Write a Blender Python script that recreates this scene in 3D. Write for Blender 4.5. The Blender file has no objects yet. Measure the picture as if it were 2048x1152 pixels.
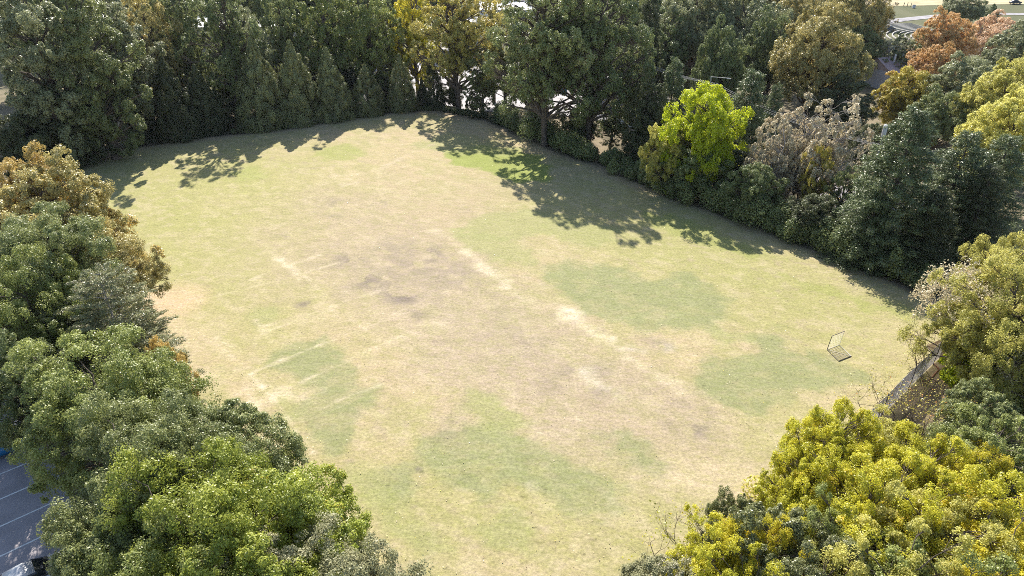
import bpy, bmesh, math, random
import numpy as np
from mathutils import Vector, Matrix

# ------------------------------------------------------------ camera, sky, sun
sc = bpy.context.scene
COL = sc.collection
CAM_H = 36.0
PITCH = math.radians(30)
FPX = 2048 * 24 / 36.0
cam_d = bpy.data.cameras.new('camera'); cam_d.lens = 24; cam_d.sensor_width = 36; cam_d.clip_end = 6000
cam = bpy.data.objects.new('camera', cam_d); COL.objects.link(cam)
cam.location = (0, 0, CAM_H); cam.rotation_euler = (math.pi/2 - PITCH, 0, 0)
sc.camera = cam

SUN_EL = math.radians(40); SUN_AZ = math.radians(-9)      # azimuth from +Y towards +X
w = bpy.data.worlds.new('World'); sc.world = w; w.use_nodes = True
nt = w.node_tree; nt.nodes.clear()
sky = nt.nodes.new('ShaderNodeTexSky'); sky.sky_type = 'NISHITA'; sky.sun_disc = False
sky.sun_elevation = SUN_EL; sky.sun_rotation = SUN_AZ % (2*math.pi)
bg = nt.nodes.new('ShaderNodeBackground'); bg.inputs[1].default_value = 0.11
wo = nt.nodes.new('ShaderNodeOutputWorld')
nt.links.new(sky.outputs[0], bg.inputs[0]); nt.links.new(bg.outputs[0], wo.inputs[0])
sd = bpy.data.lights.new('sun', 'SUN'); sd.energy = 5.0; sd.angle = math.radians(0.5); sd.color = (1.0, 0.94, 0.85)
so = bpy.data.objects.new('sun', sd); COL.objects.link(so)
dv = Vector((-math.sin(SUN_AZ)*math.cos(SUN_EL), -math.cos(SUN_AZ)*math.cos(SUN_EL), -math.sin(SUN_EL)))
so.rotation_euler = dv.to_track_quat('-Z', 'Y').to_euler(); so.location = (-40, 150, 150)
sc.view_settings.view_transform = 'Standard'; sc.view_settings.look = 'None'
sc.view_settings.exposure = 1.02; sc.view_settings.gamma = 1.0
sc.render.engine = 'CYCLES'
sc.cycles.use_denoising = False; sc.cycles.filter_width = 0.9
sc.cycles.max_bounces = 5; sc.cycles.diffuse_bounces = 3; sc.cycles.glossy_bounces = 2
sc.cycles.transmission_bounces = 3; sc.cycles.volume_bounces = 0
sc.cycles.sample_clamp_indirect = 4

# ------------------------------------------------------------ pixel -> ground
CS, SN = math.cos(PITCH), math.sin(PITCH)
def at(px, py, z=0.0):
    u = (px-1024)/FPX; v = (py-576)/FPX
    d = (CAM_H - z)/(SN + v*CS)
    return (u*d, (CS - v*SN)*d, z)
def topx(x, y, z):                       # world -> pixel (printing only)
    dz = z - CAM_H
    dep = y*CS - dz*SN
    return (1024 + FPX*x/dep, 576 - FPX*(y*SN + dz*CS)/dep)

# ------------------------------------------------------------ noise in numpy
def vnoise(x, y, scale, seed):
    r = np.random.RandomState(seed).rand(256, 256)
    X = x/scale + 1000; Y = y/scale + 1000
    xi = np.floor(X).astype(int); yi = np.floor(Y).astype(int)
    fx = X-xi; fy = Y-yi
    fx = fx*fx*(3-2*fx); fy = fy*fy*(3-2*fy)
    a = r[xi % 256, yi % 256]; b = r[(xi+1) % 256, yi % 256]
    c = r[xi % 256, (yi+1) % 256]; d = r[(xi+1) % 256, (yi+1) % 256]
    return (a*(1-fx)+b*fx)*(1-fy) + (c*(1-fx)+d*fx)*fy
def fbm(x, y, scale, seed, octv=4):
    s = 0; amp = 1; tot = 0
    for k in range(octv):
        s = s + amp*vnoise(x, y, scale/(2**k), seed+k*7); tot += amp; amp *= 0.55
    return s/tot
def sstep(a, b, x):
    t = np.clip((x-a)/(b-a), 0, 1); return t*t*(3-2*t)
def sdf(P, poly):                        # negative inside
    poly = np.array(poly); n = len(poly)
    d = np.full(len(P), 1e18); s = np.zeros(len(P), bool)
    for i in range(n):
        a = poly[i]; b = poly[(i+1) % n]; e = b-a; wv = P-a
        t = np.clip((wv@e)/(e@e), 0, 1)
        d = np.minimum(d, ((wv-np.outer(t, e))**2).sum(1))
        c = ((a[1] <= P[:, 1]) & (P[:, 1] < b[1])) | ((b[1] <= P[:, 1]) & (P[:, 1] < a[1]))
        xx = a[0] + (P[:, 1]-a[1])/(b[1]-a[1] if b[1] != a[1] else 1e-9)*e[0]
        s ^= c & (P[:, 0] < xx)
    d = np.sqrt(d); d[s] *= -1
    return d
def segd(P, a, b):
    a = np.array(a); b = np.array(b); e = b-a; wv = P-a
    t = np.clip((wv@e)/(e@e), 0, 1)
    return np.sqrt(((wv-np.outer(t, e))**2).sum(1))
def g2(px, py): return at(px, py)[:2]

EDGE_PX = [(130,352),(190,322),(250,300),(400,279),(560,263),(700,240),(790,226),(870,225),(960,243),(1040,275),(1110,308),
           (1220,345),(1330,393),(1450,436),(1560,476),(1680,526),(1780,570),(1860,606),(1915,660),(1900,705),(1760,835),(1600,990),(1440,1160),
           (1240,1420),(700,1420),(640,1152),(430,930),(250,760),(120,610),(60,470)]
EDGE = [g2(*p) for p in EDGE_PX]
def ground_z(x, y):
    x = np.atleast_1d(np.asarray(x, float)); y = np.atleast_1d(np.asarray(y, float))
    d = sdf(np.stack([x, y], 1), EDGE)
    wgt = np.clip(np.maximum((y-72)/25, (x-36)/6)*sstep(48, 66, y), 0, 1)
    z = -1.7*sstep(0.2, 9.0, d)*wgt
    z += 0.10*np.exp(-((d+1.5)/2.5)**2)*wgt
    return z
def gz(x, y): return float(ground_z(x, y)[0])

# ------------------------------------------------------------ materials
def newmat(name):
    m = bpy.data.materials.new(name); m.use_nodes = True; m.node_tree.nodes.clear()
    return m, m.node_tree
def out(nt, sh):
    o = nt.nodes.new('ShaderNodeOutputMaterial'); nt.links.new(sh, o.inputs[0])
def P(nt, col=None, rough=.6, spec=.3, metal=0):
    b = nt.nodes.new('ShaderNodeBsdfPrincipled')
    if col is not None: b.inputs['Base Color'].default_value = (*col, 1)
    b.inputs['Roughness'].default_value = rough; b.inputs['Specular IOR Level'].default_value = spec
    b.inputs['Metallic'].default_value = metal
    return b
_mc = {}
def mat(name, col, rough=.6, spec=.3, metal=0, noise=0.15, scale=2.0):
    if name in _mc: return _mc[name]
    m, nt = newmat(name); b = P(nt, col, rough, spec, metal)
    if noise:
        tc = nt.nodes.new('ShaderNodeTexCoord'); n = nt.nodes.new('ShaderNodeTexNoise')
        n.inputs['Scale'].default_value = scale; n.inputs['Detail'].default_value = 6
        nt.links.new(tc.outputs['Object'], n.inputs['Vector'])
        r = nt.nodes.new('ShaderNodeMapRange'); r.inputs['From Min'].default_value = .3; r.inputs['From Max'].default_value = .7
        r.inputs['To Min'].default_value = 1-noise; r.inputs['To Max'].default_value = 1+noise
        nt.links.new(n.outputs[0], r.inputs['Value'])
        mx = nt.nodes.new('ShaderNodeVectorMath'); mx.operation = 'SCALE'; mx.inputs[0].default_value = col
        nt.links.new(r.outputs[0], mx.inputs['Scale']); nt.links.new(mx.outputs[0], b.inputs['Base Color'])
    out(nt, b.outputs[0]); _mc[name] = m
    return m

def ground_material(name, fine, bump):
    m, nt = newmat(name); b = P(nt, None, .9, .12)
    at_ = nt.nodes.new('ShaderNodeAttribute'); at_.attribute_name = 'albedo'
    tc = nt.nodes.new('ShaderNodeTexCoord')
    n1 = nt.nodes.new('ShaderNodeTexNoise'); n1.inputs['Scale'].default_value = 4.2; n1.inputs['Detail'].default_value = 8; n1.inputs['Roughness'].default_value = .85
    n2 = nt.nodes.new('ShaderNodeTexNoise'); n2.inputs['Scale'].default_value = .9; n2.inputs['Detail'].default_value = 6; n2.inputs['Roughness'].default_value = .7
    n3 = nt.nodes.new('ShaderNodeTexNoise'); n3.inputs['Scale'].default_value = 2.6; n3.inputs['Detail'].default_value = 6; n3.inputs['Roughness'].default_value = .75
    mp = nt.nodes.new('ShaderNodeMapping'); mp.inputs['Rotation'].default_value = (0, 0, math.radians(38)); mp.inputs['Scale'].default_value = (.45, 1, 1)
    nt.links.new(tc.outputs['Object'], mp.inputs['Vector'])
    nt.links.new(tc.outputs['Object'], n1.inputs['Vector'])
    for n in (n2, n3): nt.links.new(mp.outputs[0], n.inputs['Vector'])
    r1 = nt.nodes.new('ShaderNodeMapRange'); r1.inputs['From Min'].default_value = .28; r1.inputs['From Max'].default_value = .72
    r1.inputs['To Min'].default_value = 1-fine; r1.inputs['To Max'].default_value = 1+fine
    nt.links.new(n1.outputs[0], r1.inputs['Value'])
    r2 = nt.nodes.new('ShaderNodeMapRange'); r2.inputs['From Min'].default_value = .3; r2.inputs['From Max'].default_value = .7
    r2.inputs['To Min'].default_value = .9; r2.inputs['To Max'].default_value = 1.1
    nt.links.new(n2.outputs[0], r2.inputs['Value'])
    mu = nt.nodes.new('ShaderNodeMath'); mu.operation = 'MULTIPLY'
    nt.links.new(r1.outputs[0], mu.inputs[0]); nt.links.new(r2.outputs[0], mu.inputs[1])
    # small tufts: greener or browner bits
    r3 = nt.nodes.new('ShaderNodeMapRange'); r3.inputs['From Min'].default_value = .42; r3.inputs['From Max'].default_value = .68
    nt.links.new(n3.outputs[0], r3.inputs['Value'])
    mix = nt.nodes.new('ShaderNodeMix'); mix.data_type = 'RGBA'; mix.blend_type = 'MULTIPLY'
    mix.inputs['B'].default_value = (.84, .90, .68, 1)
    nt.links.new(r3.outputs[0], mix.inputs['Factor']); nt.links.new(at_.outputs['Color'], mix.inputs['A'])
    sc_ = nt.nodes.new('ShaderNodeVectorMath'); sc_.operation = 'SCALE'
    nt.links.new(mix.outputs['Result'], sc_.inputs[0]); nt.links.new(mu.outputs[0], sc_.inputs['Scale'])
    nt.links.new(sc_.outputs[0], b.inputs['Base Color'])
    n4 = nt.nodes.new('ShaderNodeTexNoise'); n4.inputs['Scale'].default_value = 2.2; n4.inputs['Detail'].default_value = 3; n4.inputs['Roughness'].default_value = .6
    nt.links.new(mp.outputs[0], n4.inputs['Vector'])
    r4 = nt.nodes.new('ShaderNodeMapRange'); r4.inputs['From Min'].default_value = .66; r4.inputs['From Max'].default_value = .74
    r4.inputs['To Min'].default_value = 1.0; r4.inputs['To Max'].default_value = .62
    nt.links.new(n4.outputs[0], r4.inputs['Value'])
    s5 = nt.nodes.new('ShaderNodeVectorMath'); s5.operation = 'SCALE'; nt.links.new(sc_.outputs[0], s5.inputs[0]); nt.links.new(r4.outputs[0], s5.inputs['Scale'])
    nt.links.new(s5.outputs[0], b.inputs['Base Color'])
    bp = nt.nodes.new('ShaderNodeBump'); bp.inputs['Strength'].default_value = bump; bp.inputs['Distance'].default_value = .08
    nt.links.new(n1.outputs[0], bp.inputs['Height']); nt.links.new(bp.outputs[0], b.inputs['Normal'])
    out(nt, b.outputs[0]); return m

def foliage(name, A, B, C=None, accent=.0, trans=.36, spec=.42, rough=.42, shine=None):
    m, nt = newmat(name)
    at_ = nt.nodes.new('ShaderNodeAttribute'); at_.attribute_name = 'tint'
    sp = nt.nodes.new('ShaderNodeSeparateColor'); nt.links.new(at_.outputs['Color'], sp.inputs[0])
    mix = nt.nodes.new('ShaderNodeMix'); mix.data_type = 'RGBA'
    mix.inputs['A'].default_value = (*A, 1); mix.inputs['B'].default_value = (*B, 1)
    nt.links.new(sp.outputs[0], mix.inputs['Factor'])
    cur = mix.outputs['Result']
    if C is not None:
        g = nt.nodes.new('ShaderNodeMath'); g.operation = 'GREATER_THAN'; g.inputs[1].default_value = 1-accent
        nt.links.new(sp.outputs[2], g.inputs[0])
        mx = nt.nodes.new('ShaderNodeMix'); mx.data_type = 'RGBA'; mx.inputs['B'].default_value = (*C, 1)
        nt.links.new(g.outputs[0], mx.inputs['Factor']); nt.links.new(cur, mx.inputs['A']); cur = mx.outputs['Result']
    oi = nt.nodes.new('ShaderNodeObjectInfo')
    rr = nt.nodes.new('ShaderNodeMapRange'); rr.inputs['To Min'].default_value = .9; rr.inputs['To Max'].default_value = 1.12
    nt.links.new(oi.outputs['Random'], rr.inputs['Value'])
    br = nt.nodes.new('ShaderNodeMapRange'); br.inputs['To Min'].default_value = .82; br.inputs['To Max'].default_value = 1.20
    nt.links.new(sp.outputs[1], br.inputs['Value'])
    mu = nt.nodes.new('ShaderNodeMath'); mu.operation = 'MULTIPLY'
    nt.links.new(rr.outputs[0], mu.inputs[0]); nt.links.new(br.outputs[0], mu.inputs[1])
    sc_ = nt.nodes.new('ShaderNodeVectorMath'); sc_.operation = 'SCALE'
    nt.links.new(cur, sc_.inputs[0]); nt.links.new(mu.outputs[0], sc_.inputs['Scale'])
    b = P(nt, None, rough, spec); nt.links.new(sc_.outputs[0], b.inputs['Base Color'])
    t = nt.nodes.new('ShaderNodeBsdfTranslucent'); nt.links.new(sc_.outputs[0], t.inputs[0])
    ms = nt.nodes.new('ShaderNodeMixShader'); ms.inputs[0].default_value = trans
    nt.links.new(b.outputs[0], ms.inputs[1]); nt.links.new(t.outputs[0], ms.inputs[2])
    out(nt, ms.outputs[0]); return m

# ------------------------------------------------------------ object helpers
def link(o, parent=None):
    COL.objects.link(o)
    if parent is not None: o.parent = parent
    return o
def tag(o, label, cat, group=None):
    o['label'] = label; o['category'] = cat
    if group: o['group'] = group
    return o
def empty(name, loc, rz=0.0):
    o = bpy.data.objects.new(name, None); o.location = loc; o.rotation_euler = (0, 0, rz); o.empty_display_size = .3
    return link(o)
def npmesh(name, V, quads, mats=(), tint=None, albedo=None, smooth=False):
    V = np.asarray(V, np.float32); quads = np.asarray(quads, np.int32)
    me = bpy.data.meshes.new(name); k = quads.shape[1]; n = len(quads)
    me.vertices.add(len(V)); me.vertices.foreach_set('co', V.ravel())
    me.loops.add(n*k); me.loops.foreach_set('vertex_index', quads.ravel())
    me.polygons.add(n); me.polygons.foreach_set('loop_start', np.arange(0, n*k, k, dtype=np.int32))
    if smooth: me.polygons.foreach_set('use_smooth', np.ones(n, bool))
    if tint is not None:
        a = me.attributes.new('tint', 'FLOAT_COLOR', 'FACE')
        a.data.foreach_set('color', np.concatenate([tint, np.ones((n, 1))], 1).astype(np.float32).ravel())
    if albedo is not None:
        a = me.attributes.new('albedo', 'FLOAT_COLOR', 'POINT')
        a.data.foreach_set('color', np.concatenate([albedo, np.ones((len(V), 1))], 1).astype(np.float32).ravel())
    me.update(calc_edges=True); me.validate(clean_customdata=False)
    for m in mats: me.materials.append(m)
    return me
def meshobj(name, me, parent=None, m=None):
    o = bpy.data.objects.new(name, me)
    if m is not None and not me.materials: me.materials.append(m)
    return link(o, parent)
class MB:                                 # collects boxes, tubes, quads
    def __init__(s): s.bm = bmesh.new()
    def box(s, c, size, rz=0, M=None, bevel=0):
        r = bmesh.ops.create_cube(s.bm, size=1)
        T = Matrix.Translation(c) @ Matrix.Rotation(rz, 4, 'Z') @ Matrix.Diagonal((*size, 1))
        if M is not None: T = M @ T
        bmesh.ops.transform(s.bm, matrix=T, verts=r['verts'])
        return s
    def tube(s, pts, rad, sides=8, cap=True):
        pts = [Vector(p) for p in pts]
        rads = rad if isinstance(rad, (list, tuple)) else [rad]*len(pts)
        rings = []
        for i, p in enumerate(pts):
            d = (pts[min(i+1, len(pts)-1)] - pts[max(i-1, 0)]).normalized()
            a = d.orthogonal().normalized(); b = d.cross(a)
            if rings:
                pa = prev_a - d*prev_a.dot(d)
                if pa.length > 1e-4: a = pa.normalized(); b = d.cross(a)
            prev_a = a
            rings.append([s.bm.verts.new(p + (a*math.cos(2*math.pi*k/sides) + b*math.sin(2*math.pi*k/sides))*rads[i]) for k in range(sides)])
        for i in range(len(rings)-1):
            for k in range(sides):
                s.bm.faces.new((rings[i][k], rings[i][(k+1) % sides], rings[i+1][(k+1) % sides], rings[i+1][k]))
        if cap:
            s.bm.faces.new(rings[0][::-1]); s.bm.faces.new(rings[-1])
        return s
    def poly(s, pts):
        s.bm.faces.new([s.bm.verts.new(p) for p in pts]); return s
    def build(s, name, m, parent=None, smooth=False, bevel=0):
        bmesh.ops.recalc_face_normals(s.bm, faces=s.bm.faces)
        me = bpy.data.meshes.new(name); s.bm.to_mesh(me); s.bm.free(); me.materials.append(m)
        if smooth:
            for p in me.polygons: p.use_smooth = True
        o = meshobj(name, me, parent)
        if bevel:
            bv = o.modifiers.new('bevel', 'BEVEL'); bv.width = bevel; bv.segments = 2; bv.limit_method = 'ANGLE'
        return o

# ------------------------------------------------------------ the ground and the playing field
def axis(segs):
    a = []
    for lo, hi, st in segs: a += list(np.arange(lo, hi, st))
    return np.array(a)
XS = axis([(-1400,-400,350),(-400,-150,25),(-150,-70,1.6),(-70,-48,.33),(-48,50,.23),(50,72,.33),(72,150,1.6),(150,400,25),(400,1501,350)])
YS = axis([(-300,0,30),(0,12,3),(12,26,.3),(26,108,.23),(108,128,.36),(128,220,2),(220,420,10),(420,1500,350)])
GX, GY = np.meshgrid(XS, YS, indexing='ij'); nx, ny = GX.shape
PX = np.stack([GX.ravel(), GY.ravel()], 1)
near = (np.abs(PX[:, 0]) < 160) & (PX[:, 1] < 240) & (PX[:, 1] > 5)
SD = np.full(len(PX), 50.0); SD[near] = sdf(PX[near], EDGE)
Z = np.full(len(PX), -1.7); Z[near] = ground_z(PX[near, 0], PX[near, 1])
Z[(PX[:, 1] < 60) & ~near] = 0
Z += (fbm(PX[:, 0], PX[:, 1], 22, 3, 3)-.5)*.16*sstep(1, -3, SD)
fx, fy = PX[:, 0], PX[:, 1]
def blend(c, col, m): return c*(1-m[:, None]) + np.array(col)[None]*m[:, None]
C = np.tile(np.array([.385, .307, .190]), (len(PX), 1))
n_dk = fbm(fx*.75, fy, 1.1, 91, 4); n_br = fbm(fx, fy, 2.6, 97, 3); n_d2 = fbm(fx, fy, 1.5, 143, 4); n_big = fbm(fx, fy, 18, 11, 4); n_mid = fbm(fx, fy, 5, 21, 4); n_sm = fbm(fx, fy, 1.6, 31, 4)
# stretched noise along the mowing / play direction
ang = math.radians(-38); ru = fx*math.cos(ang)+fy*math.sin(ang); rv = -fx*math.sin(ang)+fy*math.cos(ang)
n_str = fbm(ru/3.5, rv, 1.8, 41, 4)
ol = sstep(.40, .62, n_mid*.5+n_str*.5)
C = blend(C, (.315, .288, .135), ol*.65)
def ell(px, py, rx, ry, deg=0, soft=.5):
    c = g2(px, py); a = math.radians(deg)
    X = (fx-c[0])*math.cos(a)+(fy-c[1])*math.sin(a); Y = -(fx-c[0])*math.sin(a)+(fy-c[1])*math.cos(a)
    d = np.sqrt((X/rx)**2+(Y/ry)**2) + (n_mid-.5)*1.2
    return sstep(1+soft, 1-soft, d)
# olive left side and right side
C = blend(C, (.300, .285, .110), ell(330, 420, 22, 28, 0, .5)*.75)
C = blend(C, (.305, .290, .120), ell(430, 560, 17, 12, 0, .5)*.5)
C = blend(C, (.290, .280, .110), ell(1500, 560, 22, 9, -50, .6)*.6)
C = blend(C, (.295, .280, .115), ell(1200, 420, 16, 12, -40, .6)*.5)
C = blend(C, (.310, .290, .125), ell(1000, 1000, 16, 5, 0, .7)*.55)
C = blend(C, (.310, .290, .125), ell(1400, 900, 8, 7, 0, .7)*.4)
# worn grey-brown middle
C = blend(C, (.355, .280, .190), ell(760, 440, 15, 18, -45, .7)*.65)
C = blend(C, (.350, .280, .200), ell(900, 600, 22, 8, -50, .7)*.75)
C = blend(C, (.350, .280, .200), ell(1100, 760, 16, 6, -45, .7)*.7)
C = blend(C, (.36, .285, .200), ell(1300, 830, 10, 4, -45, .7)*.6)
# fine mottling of straw, olive and bare soil
C = blend(C, (.265, .25, .105), sstep(.50, .70, fbm(ru*.7, rv, .9, 111, 4))*.30)
C = blend(C, (.45, .37, .255), sstep(.50, .72, fbm(ru*.7, rv, .8, 121, 4))*.36)
C = blend(C, (.30, .235, .17), sstep(.60, .74, fbm(ru*.6, rv, .8, 131, 4))*.40*sstep(.4,.6,n_big))
greens = [  # soft green patches (pixel outlines on the ground), colour, strength
 ([(505,745),(545,695),(590,678),(640,677),(690,698),(712,742),(714,772),(650,780),(600,770),(560,755)], 0),
 ([(585,832),(600,800),(650,783),(738,780),(742,800),(716,838),(705,870),(680,905),(650,905),(610,872),(588,850)], 0),
 ([(560,775),(600,800),(585,850),(620,905),(590,900),(540,830),(520,790)], 2),
 ([(830,905),(850,884),(930,884),(975,850),(1030,862),(1060,905),(1130,920),(1200,948),(1262,972),(1245,1000),(1180,1018),(1110,1008),(1062,975),(1010,968),(960,1000),(900,990),(868,965),(838,948)], 0),
 ([(762,968),(780,940),(830,938),(850,972),(825,998),(780,996)], 0),
 ([(1215,900),(1240,868),(1290,868),(1325,900),(1375,940),(1325,955),(1262,930)], 0),
 ([(1055,552),(1105,530),(1180,528),(1250,535),(1310,555),(1380,550),(1450,592),(1462,630),(1400,660),(1290,668),(1210,642),(1150,610),(1095,578)], 0),
 ([(1402,745),(1425,712),(1500,700),(1520,668),(1560,658),(1585,690),(1640,715),(1720,752),(1660,795),(1560,800),(1500,828),(1455,798),(1408,775)], 0),
 ([(1432,672),(1480,668),(1495,682),(1450,690)], 2),
 ([(925,470),(960,432),(1060,420),(1160,436),(1240,462),(1250,485),(1180,492),(1060,470),(1000,480)], 2),
 ([(905,458),(1000,478),(1060,500),(1068,525),(1010,530),(965,512),(910,480)], 2),
 ([(890,305),(960,290),(1040,303),(1085,325),(1100,360),(1030,365),(960,335),(900,328)], 1),
 ([(830,290),(900,268),(980,285),(1050,300),(1000,310),(900,305)], 2),
 ([(640,305),(690,290),(730,296),(730,312),(690,320),(650,318)], 1.5),
 ([(468,345),(500,336),(522,348),(510,358),(478,360)], 1.5),
 ([(955,1060),(1010,1030),(1062,1058),(1040,1090),(975,1088)], 2),
 ([(1280,425),(1360,432),(1480,480),(1560,520),(1500,520),(1380,480),(1300,450)], 1.5),
 ([(1560,545),(1680,575),(1800,610),(1860,640),(1830,660),(1700,610),(1590,575)], 1.5),
 ([(505,628),(540,625),(548,640),(520,645)], 2),
 ([(930,780),(1000,800),(1060,850),(1020,870),(950,840)], 2),
 ([(700,930),(760,960),(800,1030),(900,1100),(820,1120),(740,1040)], 2),
]
for poly, kind in greens:
    pg = [g2(*p) for p in poly]
    d = np.full(len(PX), 9.0); bb = np.array(pg); sel = (fx > bb[:, 0].min()-4) & (fx < bb[:, 0].max()+4) & (fy > bb[:, 1].min()-4) & (fy < bb[:, 1].max()+4)
    d[sel] = sdf(PX[sel], pg)
    m = sstep(.8, -.8, d + (n_mid-.5)*3.4 + (n_sm-.5)*2.6 + (n_dk-.5)*1.6)
    if kind == 0: C = blend(C, (.232, .238, .118), m*.88*(.66+.34*sstep(.30, .55, n_dk)))
    elif kind == 1: C = blend(C, (.225, .262, .060), m*.85)
    elif kind == 1.5: C = blend(C, (.265, .275, .090), m*.7)
    else: C = blend(C, (.275, .275, .120), m*.65)
# dark mottled spots
for (px, py, r, s) in [(560,468,1.3,.6),(573,475,.8,.6),(668,405,2.2,.35),(672,434,1.3,.6),(760,408,2.,.45),(848,406,1.5,.3),(700,530,2.8,.45),(722,548,2.,.3),
   (760,560,3.2,.5),(795,590,2.2,.75),(805,600,1.4,.7),(735,562,1.4,.6),(605,610,1.1,.75),(618,604,.9,.5),(672,596,1.,.6),(618,560,.9,.5),(830,632,2.,.5),(850,520,5.,.35),
   (860,505,2.5,.35),(780,500,4,.3),(690,520,2.5,.35),(930,560,4.,.25),(1040,660,4.,.3),(1060,690,3.,.25),(1140,745,1.8,.5),(1325,690,1.3,.6),(1200,785,1.4,.55),(1380,850,3.,.5),
   (1400,862,1.3,.5),(620,340,2,.2),(835,940,.5,.8),(1110,770,2.5,.3),(1200,740,2,.3),(870,700,2,.25),(800,855,2.,.25),(910,870,2.,.25),(1090,640,1.5,.3),(1250,700,1.5,.3),(950,420,3,.2),(1290,680,2,.25)]:
    c = g2(px, py); dd = np.hypot((fx-c[0]), fy-c[1])/(r*.9)
    m = sstep(1.3, .1, dd + (n_mid-.5)*1.2 + (n_d2-.5)*.8)*(.12+.88*sstep(.46, .58, n_d2))
    C = blend(C, (.175, .140, .125), m*np.minimum(s*.95, 1))
n_d3 = fbm(fx*.8, fy, 2.4, 151, 5)
for (px, py, rx, ry, s) in [(780,540,9,6,.5),(860,510,9,5,.42),(700,420,8,5,.30),(960,600,9,5,.25),(1060,680,8,4,.28),(1370,850,7,2.5,.35),(1180,760,6,2.5,.32)]:
    C = blend(C, (.245, .200, .165), ell(px, py, rx, ry, -35, .6)*s*.42*sstep(.44, .60, n_d3*.6+n_d2*.4))
# pale worn streaks and spots
def streak(pts, wd, col, s, br=1.6):
    if wd < .5: s = min(1.1, s*1.5); wd = max(wd*.75, .15)
    global C
    m = np.zeros(len(PX))
    for a, b in zip(pts[:-1], pts[1:]):
        d = segd(PX, g2(*a), g2(*b)); m = np.maximum(m, sstep(wd*1.9, 0, d + np.maximum((n_sm-.42)*wd*br*2.6, -wd)))
    C = blend(C, col, m*s*.80*((.45 if wd < .5 else .15)+(.55 if wd < .5 else .85)*sstep(.34, .62, n_br*.6+n_dk*.4)))
PALE = (.60, .50, .38)
streak([(862,462),(900,478),(960,530),(1010,570),(1045,600)], .7, PALE, .62)
streak([(1120,615),(1160,645),(1195,668)], .95, (.68,.59,.46), .95, 1.4)
streak([(1195,668),(1250,708),(1310,755),(1355,780)], .6, PALE, .75)
streak([(1170,752),(1200,775),(1215,782)], 1.0, (.50,.44,.35), .6)
streak([(1275,690),(1310,690)], 1.5, (.46,.40,.33), .6)
streak([(650,362),(690,360)], 1.6, (.52,.43,.33), .8)
streak([(430,680),(455,705),(500,748)], .55, PALE, .75)
streak([(500,748),(560,815),(625,905)], .28, PALE, .7)
streak([(500,748),(555,725),(640,690)], .3, PALE, .6)
streak([(600,765),(700,722)], .14, PALE, .5)
streak([(600,840),(690,795),(760,770)], .14, PALE, .45)
streak([(535,650),(590,640),(700,600),(760,580)], .35, PALE, .35)
streak([(540,660),(660,620)], .3, PALE, .4)
streak([(510,640),(545,685)], .4, PALE, .4)
streak([(530,490),(570,530),(620,560)], .45, PALE, .45)
streak([(500,560),(560,535),(640,510)], .4, PALE, .3)
streak([(700,640),(760,660)], .5, PALE, .35)
streak([(780,690),(860,655),(900,640)], .5, PALE, .4)
streak([(760,340),(830,300),(860,290)], .5, (.43,.35,.25), .7)
streak([(1080,270),(1000,255),(1060,300)], .4, (.40,.34,.22), .4)
streak([(560,520),(600,560)], .4, PALE, .3)
streak([(1225,1000),(1245,985)], .7, PALE, .4)
for q in [((640,690),(860,608)),((590,850),(700,805)),((540,490),(640,580)),((560,560),(760,500)),((660,735),(830,660)),((400,600),(560,560)),((760,640),(900,580)),((480,640),(430,680)),((700,640),(900,760)),((300,700),(420,820))]:
    streak(list(q), .14, PALE, .22)
streak([(1060,985),(1085,1005)], .6, PALE, .5)
streak([(480,800),(520,790)], 1.5, PALE, .35)
streak([(560,790),(600,790)], 2.0, PALE, .55)
streak([(400,740),(470,780),(520,830)], 1.6, PALE, .35)
# bare reddish earth by the left trees
C = blend(C, (.50, .36, .25), ell(300, 610, 4.2, 3.6, 0, .6)*.8)
C = blend(C, (.44, .35, .24), ell(330, 690, 4.5, 4, 0, .6)*.6)
C = blend(C, (.47, .38, .26), ell(1450, 955, 5, 2.0, 0, .6)*.45)
C = blend(C, (.42, .345, .225), ell(1850, 690, 5, 4, 0, .6)*.5)
# earthy strip along the far bank, dirt and leaf litter beyond the turf
n_l = fbm(fx, fy, 2.2, 51, 5)
C = blend(C, (.30, .225, .155), sstep(-2.2, .6, SD+(n_mid-.5)*3)*.75*sstep(60, 80, fy))
lit = sstep(.35, .65, n_l)
litter = np.array([.12, .10, .065])[None]*(1-lit[:, None]) + np.array([.24, .19, .135])[None]*lit[:, None]
mo = sstep(-.4, 1.0, SD + (n_sm-.5)*1.5)
C = C*(1-mo[:, None]) + litter*mo[:, None]
far = sstep(120, 200, fy)*sstep(2, 12, SD)
C = blend(C, (.10, .11, .055), far*.8)
C = blend(C, (.36, .265, .175), ell(1865, 765, 4.5, 4.5, 0, .5)*.8*sstep(-.5, 1, SD))
# quads
ii = np.arange(nx*ny).reshape(nx, ny)
Q = np.stack([ii[:-1, :-1], ii[1:, :-1], ii[1:, 1:], ii[:-1, 1:]], -1).reshape(-1, 4)
VV = np.stack([fx, fy, Z], 1)
fin = SD[Q].mean(1) < 0.5
def submesh(name, sel, m):
    q = Q[sel]; used, inv = np.unique(q, return_inverse=True)
    me = npmesh(name, VV[used], inv.reshape(q.shape), [m], albedo=C[used], smooth=True)
    o = meshobj(name, me); o['kind'] = 'structure'; return o
submesh('grass_field', fin, ground_material('turf', .50, .8))
submesh('ground', ~fin, ground_material('litter', .40, 1.0))

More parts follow.
